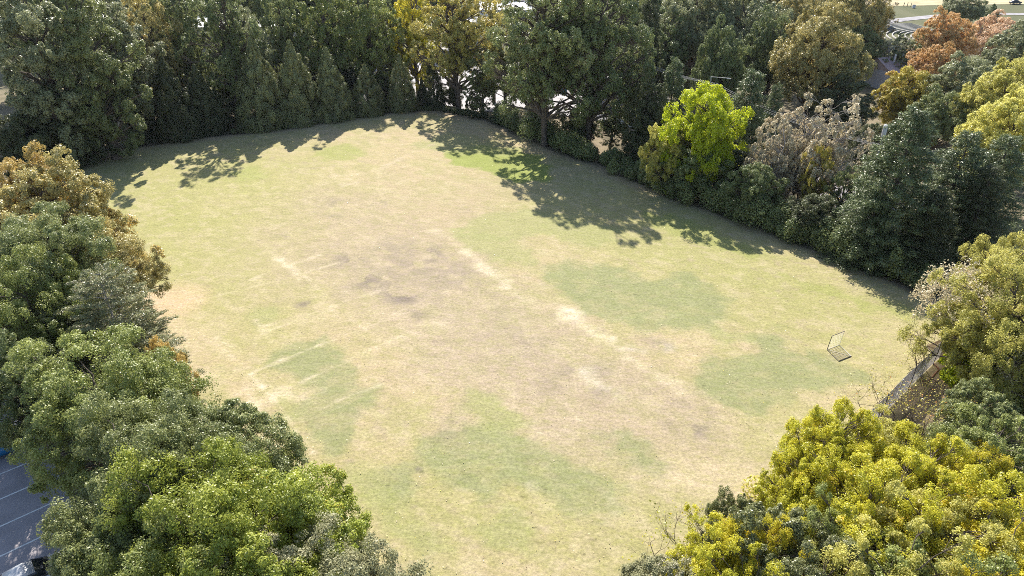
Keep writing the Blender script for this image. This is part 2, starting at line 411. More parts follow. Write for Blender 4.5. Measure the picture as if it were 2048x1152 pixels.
# paved areas ------------------------------------------------------------
def asphalt(name, col, nz=.16, rough=.75):
    return mat(name, col, rough, .35, 0, nz, .6)
A_NEAR = asphalt('asphalt', (.33, .30, .31)); A_FAR = asphalt('pale_asphalt', (.27, .255, .265), .28, .75); A_ROAD = asphalt('road_asphalt', (.21, .195, .205))
WHITE = mat('road_paint', (.78, .78, .76), .6, .3, 0, .12, 3)
CONC = mat('concrete', (.42, .40, .37), .8, .2, 0, .12, 1.5)
def sheet(name, pts, z, m, kind='structure'):
    b = MB(); b.poly([(x, y, z) for x, y in pts]); o = b.build(name, m); o['kind'] = kind; return o
def strip(name, pts, wd, z, m):
    b = MB()
    for a, c in zip(pts[:-1], pts[1:]):
        a = Vector(a); c = Vector(c); d = (c-a).normalized(); n = Vector((-d.y, d.x))*wd/2
        b.poly([(*(a+n), z), (*(c+n), z), (*(c-n), z), (*(a-n), z)])
    o = b.build(name, m); o['kind'] = 'structure'; return o
# left car park; its edge follows the stall ends
E0 = Vector(g2(70, 920)); SD_ = Vector((.745, .667)).normalized(); ED = Vector((.667, -.745)).normalized()
def L(s, t): q = E0 + ED*s + SD_*t; return (q.x, q.y)
sheet('car_park', [L(-46, 0.8), L(26, 0.8), L(26, -46), L(-46, -46)], .03, A_NEAR)
k = MB(); a = L(-46, .9); c = L(26, .9)
k.box(((a[0]+c[0])/2, (a[1]+c[1])/2, .07), (.16, 72, .14), rz=math.atan2(ED.y, ED.x)-math.pi/2)
ko = k.build('kerb', CONC); ko['kind'] = 'structure'
b = MB()
for i in range(-8, 9):
    a = L(i*2.75, 0.2); c = L(i*2.75, -5.2)
    a = Vector(a); c = Vector(c); n = ED*.06
    b.poly([(*(a+n), .036), (*(c+n), .036), (*(c-n), .036), (*(a-n), .036)])
o = b.build('stall_markings', WHITE); o['kind'] = 'structure'
# far car park and street beyond the right-hand trees
sheet('far_car_park', [(-36, 140), (8, 134), (30, 121), (34, 150), (24, 178), (-36, 182)], -1.62, A_FAR)
ROAD = [(72, 36), (54, 76), (36, 112), (16, 150), (-5, 185), (-30, 222)]
strip('street', ROAD, 8.5, -1.615, A_ROAD)
strip('pavement', [(p[0]-5.0, p[1]-2.4) for p in ROAD[:4]], 1.8, -1.60, CONC)
strip('centre_line', [(p[0], p[1]) for p in ROAD], .14, -1.605, mat('yellow_paint', (.6, .42, .08), .6))
b = MB()
for i in range(22):
    x = -34+i*2.7; b.box((x, 152-.03*x, -1.612), (.12, 5, .004))
o = b.build('far_stall_markings', WHITE); o['kind'] = 'structure'
# bright paved lane, slope and meadow at the top right
lane = [at(1730, 52, -1.7)[:2], at(1800, 40, -1.7)[:2], at(1880, 32, -1.7)[:2], at(1990, 28, -1.7)[:2], at(2140, 30, -1.7)[:2]]
strip('lane', lane, 5.0, -1.60, A_FAR)
sheet('meadow', [at(1660, 14, -1.7)[:2], at(2080, 8, -1.7)[:2], at(2080, -70, -1.7)[:2], at(1650, -70, -1.7)[:2]], -1.62, mat('dry_meadow', (.42, .36, .22), .9, .1, 0, .2, .2))
b = MB()
for i in range(9):
    r = 16+i*1.7; cx, cy = at(1880, 75, -1.7)[:2]; cx += 6; cy -= 6
    pts = [(cx + r*math.cos(math.radians(t)), cy + r*math.sin(math.radians(t)), -1.50+.02*i) for t in range(95, 176, 5)]
    b.tube(pts, .22, 4)
o = b.build('curved_terrace', CONC); o['kind'] = 'structure'

# ------------------------------------------------------------ tree prototypes
def unit(v): return v/np.maximum(np.linalg.norm(v, axis=-1, keepdims=True), 1e-9)
def leaf_quads(pos, nrm, size, rng, asp=.62, along=None, jit=.7, bend=.18):
    n = len(pos); N = unit(nrm + rng.normal(0, jit, (n, 3)))
    t = rng.normal(0, 1, (n, 3)) if along is None else along + rng.normal(0, .35, (n, 3))
    t = unit(t - N*(t*N).sum(1, keepdims=True)); bt = np.cross(N, t)
    s = size*rng.uniform(.65, 1.35, n)[:, None]
    a = t*s*.5; bq = bt*s*.5*asp
    V = np.stack([pos-a, pos+bq*1.0+N*s*bend*.3, pos+a, pos-bq*1.0+N*s*bend*.3], 1).reshape(-1, 3)
    return V, np.arange(4*n).reshape(n, 4)
class Wood:
    def __init__(s): s.V = []; s.Q = []; s.n = 0
    def tube(s, pts, rads, sides=6):
        pts = np.asarray(pts, float); m = len(pts); rads = np.asarray(rads, float)
        d = np.gradient(pts, axis=0); d = unit(d)
        ref = np.array([0, 0, 1.]) if abs(d[0, 2]) < .9 else np.array([1., 0, 0])
        a = unit(np.cross(d, ref)); b = np.cross(d, a)
        th = np.arange(sides)*2*math.pi/sides
        V = pts[:, None]+(a[:, None]*np.cos(th)[None, :, None]+b[:, None]*np.sin(th)[None, :, None])*rads[:, None, None]
        s.V.append(V.reshape(-1, 3))
        i = np.arange(m-1)[:, None]*sides; k = np.arange(sides)[None]; k2 = (k+1) % sides
        q = np.stack([i+k, i+k2, i+sides+k2, i+sides+k], -1).reshape(-1, 4)+s.n
        s.Q.append(q); s.n += m*sides
    def mesh(s, name, m):
        return npmesh(name, np.concatenate(s.V), np.concatenate(s.Q), [m], smooth=True)
def limb(w, a, b, r0, r1, rng, sag=.0, n=6, wob=.05):
    a = np.asarray(a, float); b = np.asarray(b, float); L = np.linalg.norm(b-a)
    t = np.linspace(0, 1, n)[:, None]
    pts = a+(b-a)*t + np.array([0, 0, 1.])*(np.sin(t*math.pi)*sag*L)
    pts[1:-1] += rng.normal(0, wob*L, (n-2, 3))*.5
    w.tube(pts, np.linspace(r0, r1, n)); return pts
BARK = mat('bark', (.115, .092, .075), .9, .15, 0, .3, 3)
BARK_PALE = mat('pale_bark', (.34, .31, .28), .9, .15, 0, .25, 3)

def broadleaf(seed, H, R, z0, nl=46, lr=.27, nsub=13, nleaf=90, leaf=.18, rf=.74, stretch=1.0, upb=.25, twig=False, bark=BARK, topb=.35, low=-.55, asp=.62, gap=0.0, fill=.25, stems=1, jag=.10, ssp=1.0):
    rng = np.random.RandomState(seed); w = Wood()
    cz = (z0+H)/2; hz = (H-z0)/2
    i = np.arange(nl)+.5; ph = np.arccos(1-(1-low)*i/nl); th = math.pi*(1+5**.5)*i
    D = np.stack([np.cos(th)*np.sin(ph), np.sin(th)*np.sin(ph), np.cos(ph)], 1); D = unit(D+rng.normal(0, .16, D.shape))
    mod = 1+.16*np.sin(2*np.arctan2(D[:, 1], D[:, 0])+rng.rand()*6)+.10*np.sin(5*np.arctan2(D[:, 1], D[:, 0])+rng.rand()*6)
    fac = rf*(1+rng.normal(0, jag, nl))*mod
    # rounded-out dome: lower lobes keep their width
    hor = np.stack([D[:, 0], D[:, 1]], 1)
    LP = np.stack([hor[:, 0]*R*fac, hor[:, 1]*R*fac, cz+D[:, 2]*hz*fac*1.05], 1)
    nf = int(nl*fill)
    if nf:
        dd = unit(rng.normal(0, 1, (nf, 3))); ff = rng.uniform(.15, .5, nf)[:, None]
        LP = np.concatenate([LP, np.array([0, 0, cz])+dd*ff*np.array([R, R, hz])]); D = np.concatenate([D, dd])
    if gap > 0:
        keep = rng.rand(len(LP)) > gap*np.clip(1.15-(LP[:, 2]-z0)/(H-z0), .15, 1); LP = LP[keep]; D = D[keep]
    nl = len(LP); LR = lr*R*rng.uniform(.7, 1.25, nl)
    # sub clumps
    sd = unit(rng.normal(0, 1, (nl, nsub, 3)) + D[:, None]*.75 + np.array([0, 0, .35]))
    SP = LP[:, None]+sd*LR[:, None, None]*np.array([1, 1, .8])*rng.uniform(.72, 1.08, (nl, nsub, 1))
    SR = (LR[:, None]*rng.uniform(.20, .42, (nl, nsub)))*ssp
    st = rng.rand(nl)[:, None]*.5+rng.rand(nl, nsub)*.5
    SP = SP.reshape(-1, 3); SR = SR.ravel(); sdf_ = sd.reshape(-1, 3); st = st.ravel(); ns = len(SP)
    bs = rng.rand(ns)
    ld = unit(rng.normal(0, 1, (ns, nleaf, 3))+sdf_[:, None]*.45+np.array([0, 0, upb]))
    rad = SR[:, None, None]*(rng.rand(ns, nleaf, 1)**.45)*1.12
    LPs = SP[:, None]+ld*rad*np.array([1, 1, stretch])
    pos = LPs.reshape(-1, 3); nr = (ld+sdf_[:, None]*.3+np.array([0, 0, .35])).reshape(-1, 3); n = len(pos)
    pos[:, 2] = np.maximum(pos[:, 2], .3)
    V, Qd = leaf_quads(pos, nr, leaf, rng, asp)
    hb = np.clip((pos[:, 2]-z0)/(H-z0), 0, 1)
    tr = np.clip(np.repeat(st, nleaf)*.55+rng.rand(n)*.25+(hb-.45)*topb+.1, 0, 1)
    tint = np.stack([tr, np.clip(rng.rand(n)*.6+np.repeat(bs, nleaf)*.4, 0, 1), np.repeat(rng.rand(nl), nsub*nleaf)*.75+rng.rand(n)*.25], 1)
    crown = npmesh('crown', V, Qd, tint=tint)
    # wood
    tr_r = .032*H
    for s_ in range(stems):
        off = np.array([0, 0, 0.]) if stems == 1 else np.append(rng.normal(0, .35, 2), 0)
        tip = np.append(rng.normal(0, .05*R, 2), cz+hz*.55)+off*3
        tp = limb(w, off+np.array([0, 0, -.4]), tip, tr_r/(stems**.5), tr_r*.3/(stems**.5), rng, n=9, wob=.02)
        for j in range(s_, nl, stems):
            hd = math.hypot(LP[j, 0], LP[j, 1]); k = int(np.clip(round((LP[j, 2]-.6*hd)/tip[2]*8+rng.uniform(-.5, .5)), 2, 8))
            r0 = tr_r*.34*(1-k*.07)
            pts = limb(w, tp[k], LP[j], r0, r0*.3, rng, sag=.06)
            if twig:
                for q in range(0, nsub, 2): limb(w, pts[-2], SP[j*nsub+q]+sdf_[j*nsub+q]*SR[j*nsub+q], r0*.3, .012, rng, n=4)
    return crown, w.mesh('trunk', bark)

def cypress(seed, H, R, n=70000, leaf=.22, nb=300):
    rng = np.random.RandomState(seed); w = Wood()
    z = H*(1-np.sqrt(rng.rand(nb)))*.985+.15; th = rng.rand(nb)*2*math.pi
    def prof(z): return R*np.clip(1-z/H, 0, 1)**.95*(1+.25*np.sin(np.clip(z/H, 0, 1)*math.pi))*(1-.2*np.exp(-z/1.2))
    r = prof(z)*rng.uniform(.72, 1.06, nb); o = np.stack([np.cos(th), np.sin(th), np.zeros(nb)], 1)
    B = o*r[:, None]; B[:, 2] = z
    br = np.clip(.19*R*rng.uniform(.6, 1.4, nb)*(1-z/H)**.7, .07, 1); b = rng.rand(nb)
    k = rng.randint(0, nb, n)
    d = unit(rng.normal(0, 1, (n, 3))+o[k]*.6+np.array([0, 0, .3]))
    pos = B[k]+d*br[k][:, None]*np.array([1, 1, 1.9])*(rng.rand(n, 1)**.5)
    # inner fill
    m = n//6; zz = rng.rand(m)*H*.95; t2 = rng.rand(m)*6.283; r2 = prof(zz)*rng.uniform(.55, .9, m)
    p2 = np.stack([np.cos(t2)*r2, np.sin(t2)*r2, zz], 1); d2 = np.stack([np.cos(t2), np.sin(t2), .2+0*t2], 1)
    pos = np.concatenate([pos, p2]); nr = np.concatenate([d+o[k]*.6, d2]); pos[:, 2] = np.maximum(pos[:, 2], .1)
    al = np.tile(np.array([0, 0, 1.]), (len(pos), 1))+nr*.5
    V, Qd = leaf_quads(pos, nr, leaf, rng, .42, al, .5)
    kk = np.concatenate([b[k], rng.rand(m)]); nn = len(pos)
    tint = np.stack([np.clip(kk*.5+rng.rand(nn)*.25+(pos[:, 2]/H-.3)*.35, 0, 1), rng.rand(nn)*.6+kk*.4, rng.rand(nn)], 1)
    w.tube([[0, 0, -.3], [0, 0, H*.5], [0, 0, H*.93]], [.02*H, .012*H, .03])
    return npmesh('crown', V, Qd, tint=tint), w.mesh('trunk', BARK)

def conifer(seed, H, R, z0=.5, step=.60, per=10, nt=7, nleaf=50, leaf=.24, pw=.62, droop=-.02, tuft=.58, bark=BARK, flat=.75):
    rng = np.random.RandomState(seed); w = Wood()
    w.tube([[0, 0, -.3], [0, 0, H*.5], [0, 0, H*.97]], [.022*H, .013*H, .02])
    pos = []; nr = []; al = []; bb = []
    z = z0; a0 = 0
    while z < H*.985:
        f = 1-z/H; L0 = R*(f**pw)+.18
        nb_ = max(4, int(per*(.55+.6*f)))
        for j in range(nb_):
            a = a0+j*2*math.pi/nb_+rng.normal(0, .18); L = L0*rng.uniform(.72, 1.14)
            if rng.rand() < .08: continue
            d = np.array([math.cos(a), math.sin(a), 0]); up = droop+rng.normal(0, .06)+.25*(1-f)
            base = np.array([0, 0, z+rng.normal(0, .12)])
            tip = base+d*L+np.array([0, 0, up*L])
            if L > .8: w.tube([base, (base+tip)/2+np.array([0, 0, -.03*L]), tip], [.05*f+.02, .03*f+.01, .008], 5)
            side = np.array([-d[1], d[0], 0]); mt = max(2, int(nt*L/R*1.35)+1)
            b = rng.rand()
            for q in range(mt):
                s = .30+.72*(q+rng.rand()*.6)/mt if mt > 1 else .8
                wd = tuft*(.6+.55*L/R)*(1.25-.5*s)
                c = base+(tip-base)*min(s, 1.03)+side*rng.normal(0, .30*wd*2.0)+np.array([0, 0, .05+.10*rng.rand()])
                m = int(nleaf*rng.uniform(.7, 1.2))
                dd = unit(rng.normal(0, 1, (m, 3)))
                rr = rng.rand(m, 1)**.5
                p = c+dd*rr*np.array([wd, wd, wd*flat])+d*wd*.3
                pos.append(p); nr.append(dd*.5+np.array([0, 0, .9])); al.append(np.tile(d*.9+np.array([0, 0, .45]), (m, 1))+dd*.6)
                bb.append(np.full(m, b*.5+rng.rand()*.5))
        z += step*(.75+.45*rng.rand())*(.55+.5*f); a0 += 1.1+rng.rand()
    pos = np.concatenate(pos); nr = np.concatenate(nr); al = np.concatenate(al); bb = np.concatenate(bb); n = len(pos)
    pos[:, 2] = np.maximum(pos[:, 2], .1)
    V, Qd = leaf_quads(pos, nr, leaf, rng, .34, al, .6)
    tint = np.stack([np.clip(bb*.6+rng.rand(n)*.35, 0, 1), rng.rand(n)*.6+bb*.4, rng.rand(n)], 1)
    return npmesh('crown', V, Qd, tint=tint), w.mesh('trunk', bark)

def bare(seed, H, depth=6, bark=BARK, leaves=0, spread=.5, leaf=.14, r0=None, stems=3):
    rng = np.random.RandomState(seed); w = Wood(); tips = []
    def grow(p, d, L, r, k):
        q = p+d*L; mid = (p+q)/2+rng.normal(0, .04*L, 3)
        w.tube([p, mid, q], [r, r*.85, r*.7], 5 if k > 2 else 4)
        if k <= 2: tips.extend([mid, q])
        if k == 0: return
        for _ in range(2 if rng.rand() < .65 else 3):
            nd = unit(d+rng.normal(0, spread, 3)+np.array([0, 0, .16])); grow(q, nd, L*rng.uniform(.66, .88), r*.62, k-1)
    for s in range(stems):
        d = unit(np.array([rng.normal(0, .28), rng.normal(0, .28), 1])); grow(np.array([rng.normal(0, .25), rng.normal(0, .25), -.2]), d, H*.27, r0 or .011*H, depth)
    me = None
    if leaves:
        t = np.array(tips); k = rng.randint(0, len(t), leaves); b = rng.rand(len(t))
        pos = t[k]+rng.normal(0, .22, (leaves, 3)); nr = np.tile(np.array([0, 0, 1.]), (leaves, 1))
        V, Qd = leaf_quads(pos, nr, leaf, rng, .6, None, .9)
        tint = np.stack([np.clip(b[k]*.6+rng.rand(leaves)*.4, 0, 1), rng.rand(leaves)*.6+b[k]*.4, rng.rand(leaves)], 1)
        me = npmesh('crown', V, Qd, tint=tint)
    return me, w.mesh('trunk', bark)

PROTO = {}
def proto(k):
    if k in PROTO: return PROTO[k][0]
    f = {
     # near, fine-leaved domes: (H, R, base) real size
     'dome1': lambda: (broadleaf(1, 12, 6, 2.2, 66, .215, 14, 150, .125, jag=.14, ssp=1.05), 12, 6),
     'dome2': lambda: (broadleaf(2, 12, 6, 2.0, 74, .205, 14, 140, .125, rf=.80, jag=.14, ssp=1.05), 12, 6),
     'dome3': lambda: (broadleaf(3, 11, 5, 1.8, 58, .225, 14, 135, .125, jag=.11, ssp=1.05), 11, 5),
     # right foreground: finer, shaggier, upright shoots
     'shag1': lambda: (broadleaf(11, 10, 5, .8, 150, .115, 9, 90, .115, rf=.80, stretch=1.5, twig=True, gap=.15, upb=.6, fill=.6, low=-.8, jag=.16, ssp=1.7), 10, 5),
     'shag2': lambda: (broadleaf(12, 10, 5, .8, 130, .125, 9, 92, .12, rf=.78, stretch=1.4, twig=True, gap=.2, upb=.6, fill=.6, low=-.8, jag=.2, ssp=1.6), 10, 5),
     'shag3': lambda: (broadleaf(13, 8, 4, .6, 56, .18, 12, 120, .125, rf=.76, stretch=1.3, twig=True, gap=.1, fill=.5, low=-.8), 8, 4),
     'loose': lambda: (broadleaf(14, 9, 4, .8, 60, .17, 8, 70, .125, rf=.80, stretch=1.2, twig=True, gap=.3, fill=.4, low=-.8), 9, 4),
     # far, larger leaf clusters
     'far1': lambda: (broadleaf(21, 20, 6.5, 1.2, 96, .20, 12, 80, .21, rf=.80, gap=.15, low=-.95, fill=.4, jag=.15), 20, 6.5),
     'far2': lambda: (broadleaf(22, 20, 6.5, .8, 100, .19, 12, 80, .21, rf=.80, gap=.05, low=-.95, fill=.4, jag=.14), 20, 6.5),
     'far3': lambda: (broadleaf(23, 20, 6.5, 2.5, 96, .17, 11, 74, .21, rf=.82, gap=.35, low=-.9, twig=True, stems=2, fill=.5, jag=.15), 20, 6.5),
     'far4': lambda: (broadleaf(24, 14, 6.5, 1.8, 90, .20, 13, 84, .20, rf=.78, jag=.14), 14, 6.5),
     'tall': lambda: (broadleaf(25, 24, 5, 1.2, 110, .22, 12, 80, .21, rf=.78, jag=.14, stretch=1.4, gap=.05, low=-.95), 24, 5),
     'open': lambda: (broadleaf(26, 20, 7.0, 3.6, 135, .165, 11, 64, .20, rf=.86, gap=.18, low=-.8, fill=.5, jag=.15, twig=True, stems=2), 20, 7),
     'open2': lambda: (broadleaf(27, 20, 7.0, 2.6, 125, .16, 11, 64, .20, rf=.84, gap=.28, low=-.85, fill=.5, jag=.15, twig=True), 20, 7),
     'round': lambda: (broadleaf(28, 11, 5, .7, 110, .17, 12, 62, .17, rf=.80, low=-.9, fill=.5, jag=.15, ssp=1.3), 11, 5),
     'spray': lambda: (broadleaf(29, 11, 5.5, 1.0, 130, .12, 9, 40, .18, rf=.84, stretch=1.25, twig=True, gap=.2, jag=.16, upb=.6, bark=BARK_PALE, low=-.85, fill=.6, stems=3), 11, 5.5),
     'bush': lambda: (broadleaf(30, 4, 2.6, .1, 30, .3, 10, 50, .22, low=-.9), 4, 2.6),
     'bush2': lambda: (broadleaf(31, 4, 2.6, .1, 34, .26, 10, 44, .22, low=-.9, twig=True), 4, 2.6),
     'cyp1': lambda: (cypress(41, 15, 4), 15, 4), 'cyp2': lambda: (cypress(42, 15, 4), 15, 4), 'cyp3': lambda: (cypress(43, 15, 4), 15, 4),
     'con1': lambda: (conifer(51, 16, 5.5), 16, 5.5), 'con2': lambda: (conifer(52, 16, 5.5, step=.7, pw=.6), 16, 5.5),
     'con3': lambda: (conifer(53, 12, 4, pw=.55, nleaf=40), 12, 4),
     'jun': lambda: (conifer(54, 11, 5, z0=.8, step=.55, per=11, nt=9, nleaf=52, leaf=.17, pw=.42, droop=.08, tuft=.42, flat=.35, bark=BARK_PALE), 11, 5),
     'bare1': lambda: (bare(61, 7, 6, leaves=500), 7, 3), 'bare2': lambda: (bare(62, 7, 5, leaves=1500, leaf=.13), 7, 3),
     'bare3': lambda: (bare(63, 12, 6, leaves=7000, leaf=.22, bark=BARK_PALE, r0=.12), 12, 5),
    }[k]()
    PROTO[k] = (f, )
    return f

# palettes (leaf colours
def pal():
    F = foliage
    return {
     'oak': F('leaf_oak', (.110,.150,.045), (.37,.40,.110), (0.470,0.330,0.135), .04),
     'olive': F('leaf_olive', (.110,.145,.055), (.35,.375,.140), (0.432,0.370,0.198), .05),
     'lime': F('leaf_lime', (.125,.185,.030), (.44,.47,.075), (.56,.44,.07), .05),
     'amber': F('leaf_amber', (.24,.205,.065), (.72,.53,.18), (.70,.44,.13), .12),
     'amberg': F('leaf_amber_green', (.145,.160,.062), (.64,.53,.20), (.68,.48,.15), .10),
     'orange': F('leaf_orange', (.34,.26,.10), (.86,.54,.23), (.80,.60,.42), .2),
     'pinko': F('leaf_pink_orange', (.42,.33,.20), (.86,.60,.38), (.76,.64,.50), .2),
     'green': F('leaf_green', (.100,.135,.050), (.29,.33,.125), (.42,.36,.14), .03),
     'dark':    F('leaf_gap_shade', (.036,.050,.024), (.090,.105,.045)),  # leaf colour darkened to paint shade into the gaps behind the cypresses
     'deep': F('leaf_deep', (.055,.072,.032), (.155,.170,.070)),
     'grey': F('leaf_grey', (.130,.155,.075), (.40,.41,.21), (.48,.42,.22), .03),
     'silver': F('leaf_silver', (.150,.170,.070), (.44,.42,.24), (.74,.68,.56), .08, spec=.2),
     'magnol': F('leaf_glossy', (.095,.115,.040), (.27,.28,.115), (.74,.70,.58), .07, spec=.5, rough=.35),  # cream accent leaves paint pale glints into the colour, beside the real gloss
     'yellow': F('leaf_yellow', (.20,.25,.035), (.76,.69,.060), (.80,.58,.06), .07, trans=.5),
     'gold': F('leaf_gold', (.24,.27,.035), (.80,.68,.055), (.78,.56,.06), .08, trans=.5),
     'bright': F('leaf_bright', (.24,.33,.020), (.76,.80,.040), None, 0, trans=.52),
     'yelgrn': F('leaf_yellow_green', (.28,.30,.075), (.74,.68,.20), (.60,.50,.15), .08, trans=.60),
     'yeltop':  F('leaf_yellow_top', (0.170,0.195,0.059), (0.720,0.600,0.163), (0.700,0.520,0.112), .05),
     'pink': F('leaf_tan', (.34,.30,.17), (.78,.68,.48), (.68,.50,.30), .06, trans=.35),
     'rust': F('leaf_rust', (.21,.205,.06), (.72,.60,.11), (.70,.34,.09), .08),
     'cyp': F('needle_cypress', (.115,.135,.055), (.36,.37,.150), None, 0, trans=.25),
     'spruce': F('needle_green', (.075,.110,.050), (.25,.29,.120), None, 0, trans=.25),
     'junip': F('needle_juniper', (.130,.145,.070), (.40,.40,.20), (0.357,0.300,0.206), .06, trans=.25),
    }
PAL = pal()
NT = 0
def tree(kind, name, pal_, apex, label, H=None, by=None, R=None, rot=None, cat='tree', group=None, sz=None, zg=None):
    """apex: pixel of the top of the crown; H (m) or by: pixel row of the foot."""
    global NT
    (crown, wood), h0, r0 = proto(kind)
    rng = random.Random(hash((apex[0], apex[1], 7)) & 0xffff); NT += 1
    if H is None:
        z = -1.5 if by < 430 else 0
        for _ in range(2):
            p = at(apex[0], by, z); z = gz(p[0], p[1])
        Yd = p[1]; v = (apex[1]-576)/FPX
        d = Yd/(CS-v*SN); ztop = CAM_H-(SN+v*CS)*d; x = (apex[0]-1024)/FPX*d
        H = ztop-z; y = Yd
    else:
        z = 0
        for _ in range(2):
            x, y, _z = at(apex[0], apex[1], H+z); z = gz(x, y)
    R = R or r0*H/h0
    e = empty(name, (x, y, z-.03), rng.uniform(0, 6.28) if rot is None else rot)
    s = (R/r0, R/r0, H/h0)
    if crown is not None:
        c = bpy.data.objects.new('crown', crown); link(c, e); c.scale = s
        if not crown.materials: crown.materials.append(None)
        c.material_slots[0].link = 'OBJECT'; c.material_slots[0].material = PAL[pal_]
    t = bpy.data.objects.new('trunk', wood); link(t, e); t.scale = s
    tag(e, label, cat, group)
    return e

G_L = 'broadleaf trees between the car park and the field'
T = tree
# ---- left side, nearest first
T('dome1','broadleaf_tree','oak',(180,712),'large olive green dome tree at the left edge, just below the shaggy juniper',H=12,R=5.8,group=G_L)
T('dome2','broadleaf_tree','olive',(285,862),'broad dull green dome tree beside the marked parking stalls at lower left',H=12,R=5.0,group=G_L)
T('dome3','broadleaf_tree','olive',(200,1015),'dull green tree hanging over the parking stalls in the lower left corner',H=10.5,R=3.7,group=G_L)
T('dome3','broadleaf_tree','green',(5,700),'shaded green tree cut by the left edge above the parked blue pickup',H=10,R=3.6,group=G_L)
T('dome3','broadleaf_tree','olive',(400,835),'smaller grey-green tree whose crown reaches the white line on the field',H=10,R=4.5,group=G_L)
T('dome2','broadleaf_tree','lime',(385,985),'bright yellow-green dome tree, the most vivid of the lower left group',H=12.5,R=5.3,group=G_L)
T('dome3','broadleaf_tree','lime',(528,990),'yellow-green tree with a few orange leaves at the lower left field edge',H=10.5,R=4.6,group=G_L)
T('dome1','broadleaf_tree','oak',(300,1140),'olive green tree cut by the bottom edge below the bright yellow-green dome',H=11.5,R=4.6,group=G_L)
T('dome1','broadleaf_tree','silver',(612,1132),'pale grey-green tree at the bottom edge nearest the open grass',H=10,R=5.0,group=G_L)
T('dome3','broadleaf_tree','lime',(450,1150),'yellow-green tree at the bottom edge between grey-green and olive crowns',H=11,R=4.8,group=G_L)
T('shag3','broadleaf_tree','oak',(300,775),'low bushy tree filling the gap at the field edge below the juniper tips',H=7,R=2.5,group=G_L)
T('shag3','small_tree','amber',(318,690),'small orange-tipped tree poking out beside the juniper at the field edge',H=7.5,R=2.0)
T('jun','juniper_tree','junip',(195,545),'shaggy grey-green juniper with flat sprays and pale bare branch tips',H=12,R=4.7)
T('jun','juniper_tree','junip',(268,628),'smaller dark juniper with spiky tips against the bare reddish earth',H=7.5,R=3.2)
T('jun','juniper_tree','junip',(120,610),'low juniper behind the olive dome tree at the left edge',H=9,R=4)
T('far4','broadleaf_tree','amberg',(62,345),'orange-tipped maple at the far left corner of the field',H=13,R=6.0)
T('far4','broadleaf_tree','amber',(20,330),'orange-brown tree cut by the left edge of the picture',H=13,R=5.0)
T('dome3','broadleaf_tree','amberg',(188,470),'maple with rusty orange tips standing out furthest into the left of the field',H=10.5,R=4.4)
T('shag3','small_tree','amber',(160,400),'small golden brown maple behind the rusty tipped one',H=8.5,R=3.0)
T('dome1','broadleaf_tree','olive',(70,430),'tall blue-green tree between the orange maples and the juniper',H=13.5,R=5.6)
T('dome2','broadleaf_tree','oak',(20,540),'dark green tree cut by the left edge beside the shaggy juniper',H=12,R=5.2)
# ---- far left wood
G_F = 'tall trees along the far edge of the field'
T('tall','tall_tree','grey',(30,-40),'very tall grey-green tree in the top left corner',by=350,R=6,group=G_F)
T('tall','tall_tree','olive',(125,-30),'very tall sage green tree, second from the top left corner',by=335,R=5.6,group=G_F)
T('tall','tall_tree','grey',(205,5),'tall pale sage tree left of the shaded gap in the wood',by=300,R=5.2,group=G_F)
T('far2','broadleaf_tree','deep',(60,190),'dark green tree low in front of the tall trees at top left',by=352,R=4.8)
T('round','broadleaf_tree','deep',(150,210),'rounded dark tree at the left far corner beside the dirt gap',by=335,R=3.8)
T('round','broadleaf_tree','deep',(20,230),'dark rounded tree above the orange-brown maple at the left edge',by=372,R=4.6)
T('far1','broadleaf_tree','amberg',(275,-20),'tall amber and green tree behind the shaded dirt gap',by=250,R=5.6,group=G_F)
T('far1','broadleaf_tree','olive',(345,-30),'tall thin-crowned tree in front of the white roofed building at top left',by=240,R=5,group=G_F)
T('far3','broadleaf_tree','green',(425,-35),'tall dark tree with a leaning bare trunk behind the first cypresses',by=262,R=6,group=G_F)
T('far1','broadleaf_tree','grey',(480,10),'silvery green tree directly behind the leftmost tall cypress',by=235,R=4.6,group=G_F)
T('cyp3','cypress_tree','deep',(265,195),'short dark conifer on the right side of the dirt gap',by=292,R=3.6)
T('cyp1','cypress_tree','deep',(318,100),'dark narrow conifer left of the cypress row',by=288,R=4.2)
T('cyp2','cypress_tree','deep',(385,120),'dark shaded conifer, second left of the cypress row',by=276,R=4.0)
T('round','broadleaf_tree','deep',(430,190),'dark rounded bush tree between conifers by the bare dirt patch',by=270,R=3.4)
G_C = 'row of pointed cypresses on the far bank'
T('cyp1','cypress_tree','cyp',(497,62),'tallest and widest pointed cypress, leftmost of the far row',by=266,R=4.7,group=G_C)
T('cyp2','cypress_tree','cyp',(576,70),'second pointed cypress of the far row, olive with a thin tip',by=257,R=4.4,group=G_C)
T('cyp3','cypress_tree','cyp',(650,86),'third pointed cypress of the far row, narrow and evenly tapered',by=247,R=4.1,group=G_C)
T('cyp1','cypress_tree','cyp',(727,122),'fourth and shorter pointed cypress of the far row',by=237,R=3.4,group=G_C)
T('cyp2','cypress_tree','cyp',(797,100),'fifth cypress of the far row, beside the first sunlit gap',by=229,R=2.9,group=G_C)
T('cyp3','cypress_tree','deep',(862,105),'slim dark cypress near the crest of the field',by=224,R=2.4,group=G_C)
T('cyp1','cypress_tree','deep',(842,150),'smallest slim dark cypress beside the crest of the field',by=222,R=1.3,group=G_C)
T('far2','broadleaf_tree','olive',(555,-25),'tall green tree behind the second cypress',by=215,R=5.2,group=G_F)
T('far2','broadleaf_tree','oak',(640,-40),'tall broad green tree behind the third cypress',by=212,R=6.5,group=G_F)
T('far1','broadleaf_tree','oak',(725,-25),'tall open green tree behind the fourth cypress',by=205,R=6,group=G_F)
T('far1','broadleaf_tree','gold',(822,-30),'golden yellow crowned tree at the middle of the top edge',by=190,R=5.2,group=G_F)
